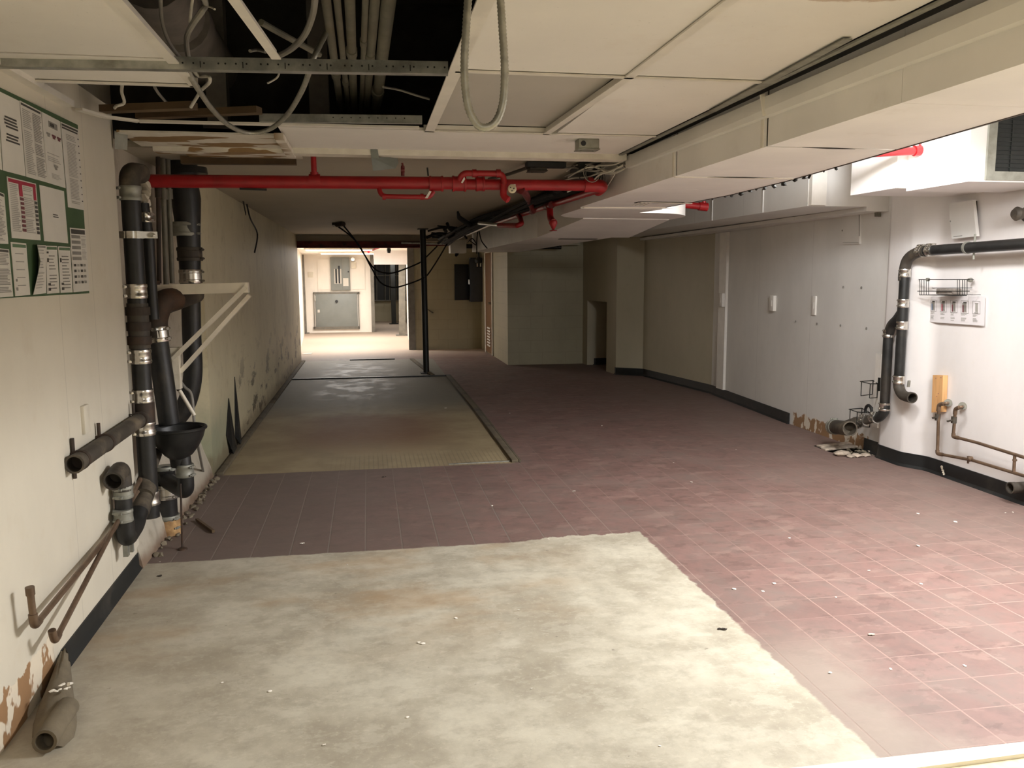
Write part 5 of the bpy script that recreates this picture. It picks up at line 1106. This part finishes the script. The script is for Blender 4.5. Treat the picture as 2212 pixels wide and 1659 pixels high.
part('lower_elbow', RD, 'iron_dusty', lambda bm: (tube(bm, smooth_path([cz(812), cz(835), V((XP, vx.y-.06, rp(1950, 853).z)), V((XP, vx.y-.17, rp(1960, 857).z))], 6), rR*1.06, 18, caps='start'), open_end(bm, V((XP, vx.y-.17, rp(1960, 857).z)), (-.1, -1, 0), rR*1.1, .007, .09)), label='open elbow facing the room')
lv = rp(1917, 760)
def lz(y): return V((XP, lv.y, rp(1917, y).z))
part('side_pipe', RD, 'iron', lambda bm: tube(bm, [lz(718), lz(885)], rR, 18))
pw = PX(1842, 922, XP-.10)
part('bottom_elbow', RD, 'iron', lambda bm: tube(bm, smooth_path([lz(872), lz(890), V((XP-.01, lv.y+.05, rp(1905, 902).z)), PX(1885, 904, XP-.02)], 6), rR*1.06, 18))
part('low_run', RD, 'iron_dusty', lambda bm: tube(bm, [PX(1886, 904, XP-.02), PX(1850, 914, XP-.06)], rR*.95, 16))
part('cleanout_wye', RD, 'iron_dusty', lambda bm: (tube(bm, [PX(1797, 921, XP-.10), PX(1836, 926, XP-.16)], .060, 20, caps='start'), tube(bm, [PX(1855, 912, XP-.06), PX(1822, 923, XP-.12)], .05, 16), open_end(bm, PX(1836, 926, XP-.16), PX(1836, 926, XP-.16)-PX(1797, 921, XP-.10), .060, .008, .1)), label='big dusty cleanout fitting')
coupling(RD, PX(1802, 922, XP-.108), PX(1836, 926, XP-.16)-PX(1797, 921, XP-.10), .058, .07, m='galv_dull', side=(0, 0, 1))
for c_, d_ in ((PX(2011, 541, XP), (0, 1, 0)), (PX(1990, 543, XP), (0, 1, 0)), (cz(590, 1952), (0, 0, 1)), (cz(655), (0, 0, 1)), (cz(703), (0, 0, 1)), (cz(822), (0, 0, 1)), (lz(720), (0, 0, 1)), (lz(880), (0, 0, 1)), (PX(1889, 903, XP-.02), (.0, 1, -.1)), (PX(1866, 909, XP-.04), (-.1, 1, -.15)), (PX(1852, 914, XP-.06), (-.1, 1, -.15))): coupling(RD, c_, d_, rR, .062, side=(0, 1, 0) if abs(V(d_).z) > .5 else (0, 0, 1))
q = PX(2090, 535, XP)
part('pipe_hanger', hp, 'galv_dull', lambda bm: (tube(bm, [q-V((0, .01, 0)), q+V((0, .01, 0))], rR*1.15, 16), tube(bm, [q+V((.02, -.04, -.08)), q+V((.02, -.04, .09))], .007, 8)))
part('hanger_hook', RD, 'galv_dull', lambda bm: bar(bm, rp(1962, 836), rp(1964, 822), .01, .02, (1, 0, 0)))
part('plug_handle', RD, 'iron', lambda bm: tube(bm, [PX(1876, 890, XP-.02)+V((0, .045*math.cos(a), .055*math.sin(a))) for a in [math.pi*i/10 for i in range(-1, 12)]], .012, 8))
# wire racks on the grey wall
def rack(pts, lab):
    t = thing('wire_rack', lab, 'wire rack', PX(*pts['b1'], 4.0), 'small wire racks by the pillar')
    a, b, c_, d_ = PX(*pts['t0'], 3.95), PX(*pts['t1'], 3.93), PX(*pts['t2'], 4.09), PX(*pts['t3'], 4.12); dz = V((0, 0, -pts['h']))
    part('top_wire', t, 'steel_dark', lambda bm: tube(bm, [a, b, c_, d_, a], .004, 6))
    part('leg_wire', t, 'steel_dark', lambda bm: (tube(bm, [a.lerp(b, .15), a.lerp(b, .15)+dz, d_+dz, d_], .004, 6), tube(bm, [b, b+dz, c_+dz, c_], .004, 6)))
    part('back_plate', t, 'steel_dark', lambda bm: bar(bm, c_+V((.012, 0, .05)), c_+V((.012, 0, -.06)), .012, .02, (0, 1, 0))); return t
rack(dict(t0=(1858, 824), t1=(1880, 829), t2=(1896, 829), t3=(1886, 822), b1=(1870, 857), h=.115), 'upper of two empty wire racks beside the pillar pipe')
rack(dict(t0=(1834, 884), t1=(1852, 890), t2=(1880, 892), t3=(1862, 882), b1=(1850, 920), h=.12), 'lower of two empty wire racks behind the cleanout fitting')
# wire basket with a sponge
BK = thing('wire_basket', 'black wire shower basket on the white wall holding a grey sponge', 'wire basket', PX(2042, 638, 4.12))
def bk(x, y, X): return PX(x, y, X)
TOP = [(1984, 603, 4.175), (1986, 604, 4.06), (2094, 604, 4.06), (2103, 604, 4.175)]
part('rim_wire', BK, 'steel_dark', lambda bm: (tube(bm, [bk(*p) for p in TOP], .0035, 6), tube(bm, [bk(1982, 629, 4.06), bk(2094, 629, 4.06)], .003, 6), tube(bm, [bk(1986, 637, 4.06), bk(2088, 638, 4.06)], .003, 6), tube(bm, [bk(2004, 622, 4.17), bk(2100, 622, 4.17)], .002, 6)))
part('upright_wire', BK, 'steel_dark', lambda bm: [tube(bm, [bk(x, 603, 4.06), bk(x, 637, 4.06)], .0024, 6) for x in (1987, 1991, 1996, 2001, 2006, 2068, 2073, 2079, 2084, 2089)])
part('floor_wire', BK, 'steel_dark', lambda bm: [tube(bm, [bk(x, 637, 4.06), bk(x, 637, 4.06)+V((.115, 0, 0))], .002, 6) for x in (1990, 2006, 2022, 2038, 2054, 2070, 2086)])
part('knob', BK, 'galv_dull', lambda bm: (lathe(bm, [(.012, 0), (.016, .01), (.012, .03)], bk(2100, 605, 4.16), (-1, 0, 0), 12), lathe(bm, [(.012, 0), (.013, .02)], bk(2007, 604, 4.075), (-1, 0, 0), 10)))
a, b = bk(2027, 626, 4.09), bk(2062, 626, 4.09)
bm = NB(); box(bm, 4.07, 4.15, b.y, a.y, bk(2040, 636, 4.1).z, bk(2040, 623, 4.1).z, bev=.008); mk('sponge', bm, 'sponge', None, 'grey sponge lying in the wire basket', 'sponge')
# laminated chart
XC = 4.170
cq = [PX(2003, 641, XC), PX(2128, 640, XC), PX(2126, 704, XC), PX(2003, 695, XC)]
CH = thing('chemical_chart', 'white laminated chart with five bottle pictures under the wire basket', 'chart', cq[3])
def crop6(x, y): return PX(1880+.15675*x, 560+.15675*y, XC)
sheet(cq, [], parent=CH, mats=['paper_w'], normal=(-1, 0, 0), off=.001, name='sheet')
for k, (x0, x1, y0, y1, body) in enumerate(((835, 915, 555, 715, 1), (970, 1055, 558, 725, 2), (1110, 1205, 562, 735, 3), (1255, 1360, 568, 745, 3), (1415, 1520, 575, 752, 4))):
    qd = [crop6(x0, y0), crop6(x1, y0+5), crop6(x1, y1+5), crop6(x0, y1)]
    mk_ = [(.04, .02, .96, .98, 0)]
    mk_ = [(0, 0, 1, .03, 5), (0, .97, 1, 1, 5), (0, 0, .04, 1, 5), (.96, 0, 1, 1, 5)]
    if body < 4: mk_ += [(.3, .10, .75, .20, 6), (.18, .2, .72, .92, 5), (.18, .35, .36, .92, {1: 1, 2: 2, 3: 3}[body]), (.4, .3, .72, .8, 5), (.45, .85, .75, .92, 7)]
    else: mk_ += [(.3, .15, .75, .22, 5), (.35, .22, .7, .85, 7), (.25, .88, .75, .95, 5)]
    sheet(qd, mk_, parent=CH, mats=['paper_w', 'ink_blue', 'ink_red', 'ink_mar', 'ink_mar', 'ink_grey', 'ink', 'ink_lt'], normal=(-1, 0, 0), off=.0025, name='bottle_picture')
    tq = [crop6(x0, y1+12), crop6(x1-10, y1+14), crop6(x1-10, y1+125), crop6(x0, y1+120)]
    sheet(tq, lines(.02, .8, .0, .3, 3, 1, .5, .5)+lines(.02, .8, .45, .95, 4+(k == 4), 1, .4, .5), parent=CH, mats=['paper_w', 'ink_lt'], normal=(-1, 0, 0), off=.002, name='caption')
# wood block
bm = NB(); rbox(bm, [(2015, 810), (2037, 811), (2034, 890), (2012, 891)], 4.145, .04); wb = mk('wood_block', bm, 'wood', None, 'raw pine board screwed to the white wall above the copper pipe', 'wooden board'); part('screw', wb, 'ink_mar', lambda bm: [tube(bm, [PX(x, y, 4.144), PX(x, y, 4.15)], .004, 8) for x, y in ((2022, 817), (2033, 816), (2027, 850), (2024, 856))])
# supply pipes
XV = 4.09
def vp(*l): return [PX(x, y, XV) for x, y in l]
S1 = thing('supply_pipe', 'lower brown copper pipe with a valve coming down from the pine board', 'water pipe', PX(2027, 985, XV), 'copper pipes on the right wall')
P = [PX(2048, 870, 4.175)]+vp((2046, 871), (2028, 874), (2025, 980), (2100, 994), (2212, 1028)); P.append(P[-1]+(P[-1]-P[-2])*1.0)
part('pipe', S1, 'copper', lambda bm: tube(bm, fillet(P, .03, 6), .011, 12)); part('elbow', S1, 'copper', lambda bm: (tube(bm, fillet(vp((2040, 872), (2028, 874), (2027, 888)), .03, 6), .0145, 12), tube(bm, fillet(vp((2025, 972), (2025, 980), (2036, 982)), .03, 6), .014, 12)))
vv = part('valve', S1, 'iron_dusty', lambda bm: tube(bm, vp((2026, 894), (2025, 908)), .019, 12)); part('lever', vv, 'iron_dusty', lambda bm: (tube(bm, [PX(2025, 901, XV), PX(2016, 903, XV-.06)], .007, 8), bar(bm, PX(2014, 903, XV-.05), PX(2022, 901, XV-.04), .012, .012))); part('flange', S1, 'galv_dull', lambda bm: tube(bm, [PX(2048, 870, 4.176), PX(2048, 870, 4.16)], .028, 14))
part('wall_clip', S1, 'copper', lambda bm: (tube(bm, [PX(2091, 985, XV), PX(2091, 1001, XV)], .007, 8), lathe(bm, [(.018, 0), (.02, .02), (.01, .03)], PX(2099, 991, XV), (-1, 0, 0), 12)))
S2 = thing('supply_pipe', 'upper brown copper pipe with a valve right of the pine board', 'water pipe', PX(2062, 945, XV), 'copper pipes on the right wall')
P = [PX(2080, 878, 4.175)]+vp((2077, 879), (2064, 883), (2059, 943), (2110, 956), (2212, 988)); P.append(P[-1]+(P[-1]-P[-2])*1.0)
part('pipe', S2, 'copper', lambda bm: tube(bm, fillet(P, .03, 6), .011, 12)); part('elbow', S2, 'copper', lambda bm: (tube(bm, fillet(vp((2073, 880), (2064, 883), (2063, 895)), .03, 6), .0145, 12), tube(bm, fillet(vp((2060, 936), (2059, 943), (2070, 946)), .03, 6), .014, 12)))
vv = part('valve', S2, 'iron_dusty', lambda bm: tube(bm, vp((2061, 900), (2060, 914)), .019, 12)); part('lever', vv, 'iron_dusty', lambda bm: (tube(bm, [PX(2060, 907, XV), PX(2048, 910, XV-.06)], .007, 8), bar(bm, PX(2046, 910, XV-.05), PX(2055, 908, XV-.04), .012, .012))); part('flange', S2, 'galv_dull', lambda bm: tube(bm, [PX(2079, 877, 4.176), PX(2079, 877, 4.16)], .028, 14))
bm = NB(); tube(bm, vp((2192, 984), (2190, 1020)), .010, 12); cr = mk('cross_pipe', bm, 'copper', None, 'short upright copper pipe joining the two long copper pipes', 'water pipe'); part('collar', cr, 'copper', lambda bm: tube(bm, vp((2192, 992), (2192, 996)), .014, 12))
bm = NB(); lathe(bm, [(.05, 0), (.05, .03), (.03, .05), (.045, .10), (.03, .12)], PX(2226, 462, 4.178), (-1, 0, 0), 16); mk('wall_valve', bm, 'iron_dusty', None, 'dark round fitting on the white wall at the right picture edge', 'pipe fitting')
q = PX(2212, 1052, 4.17); bm = NB(); tube(bm, [q, q+V((-.10, 0, 0))], .035, 16, caps='start'); open_end(bm, q+V((-.10, 0, 0)), (-1, 0, 0), .036, .006, .06); mk('pipe_stub', bm, 'iron_dusty', None, 'grey pipe stub low on the white wall at the right edge', 'pipe')
bm = NB()
for k in range(5): blob(bm, PX(2034+k*1.2, 1008+k*4, 4.155), .009, 1, .3)
mk('glue_drip', bm, 'white_paint', None, 'pale glue drip over the black baseboard of the right wall', 'drip')

# ================================================================== FLOOR BITS
HC = PZ(1825, 971)
for k, (x, y, s, lb) in enumerate(((1818, 984, .055, 'cored pale tile piece at the front edge of the floor hole'), (1850, 987, .04, 'flat pale rubble piece in front of the floor hole'), (1868, 986, .035, 'small pale rubble piece right of the cored tile piece'), (1884, 978, .03, 'smallest rubble piece nearest the baseboard'), (1838, 988, .03, 'thin rubble sliver between two pale pieces'))):
    p = PZ(x, y); bm = NB(); blob(bm, p+V((0, 0, s*.35)), s, 2, .18, (1.3, 1, .42)); mk('rubble_piece', bm, 'rubble', None, lb, 'rubble', 'rubble around the floor hole')
for k, (a, b, lb) in enumerate((((1768, 966), (1838, 962), 'long broken tile edge lying along the back of the floor hole'), ((1778, 972), (1848, 968), 'slanted broken tile slab across the floor hole'))):
    p, q = PZ(*a), PZ(*b); bm = NB(); bar(bm, p+V((0, 0, .006)), q+V((0, 0, .02)), .07, .016, bev=.003); mk('broken_tile', bm, 'rubble', None, lb, 'broken tile', 'broken tiles in the floor hole')
bm = NB()
for k in range(40): blob(bm, PZ(random.uniform(1830, 1892), random.uniform(966, 984))+V((0, 0, .004)), random.uniform(.008, .022), 1, .4, (1, 1, .6))
mk('loose_rubble', bm, 'concrete', None, 'grey crumbs and dust heaped beside the floor hole', 'rubble', kind='stuff')
CH_R = [(1493, 1042), (1240, 1062), (1705, 1163), (1983, 1110), (2172, 1108), (2188, 1107), (2064, 1128), (1983, 1180), (1672, 1261), (1648, 1278), (1586, 1273), (1793, 1454), (1877, 1233), (1924, 1446), (2084, 1439), (1300, 920), (1101, 893), (1063, 1093), (1590, 972), (1455, 1000), (2056, 1037), (2110, 1046), (2145, 1068), (1806, 1291), (1990, 1262)]
proto = None
for k, (x, y) in enumerate(CH_R):
    p = PZ(x, y)
    if proto is None:
        bm = NB(); blob(bm, (0, 0, .003), .009, 1, .35, (1.2, .9, .35)); proto = mk('paint_chip', bm, 'chip', None, 'tiny white paint chip lying on the reddish tiles', 'paint chip', 'paint chips on the tiles'); o = proto
    else: o = proto.copy(); COL.objects.link(o)
    o.location = (p.x, p.y, .0); o.rotation_euler = (0, 0, random.uniform(0, 6)); s = random.uniform(.5, 1.15); o.scale = (s, s, s)
CH_C = [(985, 1336), (1120, 1318), (583, 1494), (880, 1550), (1148, 1488), (345, 1214), (700, 1610), (1425, 1612), (750, 1220), (480, 1475), (1185, 1165)]
for k, (x, y) in enumerate(CH_C):
    p = PZ(x, y); o = proto.copy(); COL.objects.link(o); o.location = (p.x, p.y, 0); o.rotation_euler = (0, 0, random.uniform(0, 6)); s = random.uniform(.4, .8); o.scale = (s, s, s)
    o['label'] = 'tiny white paint chip lying on the bare concrete patch'; o['group'] = 'paint chips on the concrete'
for x, y, lb, m_ in ((908, 1390, 'crumpled whitish scrap in the middle of the concrete patch', 'chip'), (1880, 1371, 'pinkish tile flake on the tiles at the right', 'rubble'), (654, 1175, 'white smear of plaster on the dark tiles near the concrete', 'chip'), (830, 1031, 'dark crumb on the tiles before the sunken slab', 'dirt'), (1558, 1360, 'dark crumb near the edge of the concrete patch', 'dirt'), (345, 1245, 'dark crumb on the concrete near the left baseboard', 'dirt'), (962, 882, 'pale splinter on the sunken slab', 'chip')):
    p = PZ(x, y); bm = NB()
    for i in range(3): blob(bm, p+V((random.uniform(-.012, .012), random.uniform(-.008, .008), .004)), random.uniform(.004, .008), 1, .35, (1.5, 1, .45))
    mk('debris_flake', bm, m_, None, lb, 'debris')
bm = NB(); bar(bm, PZ(425, 1122, .012), PZ(461, 1148, .012), .016, .016); mk('wood_splinter', bm, 'wood_old', None, 'brown wood splinter on the tiles right of the rod', 'splinter')
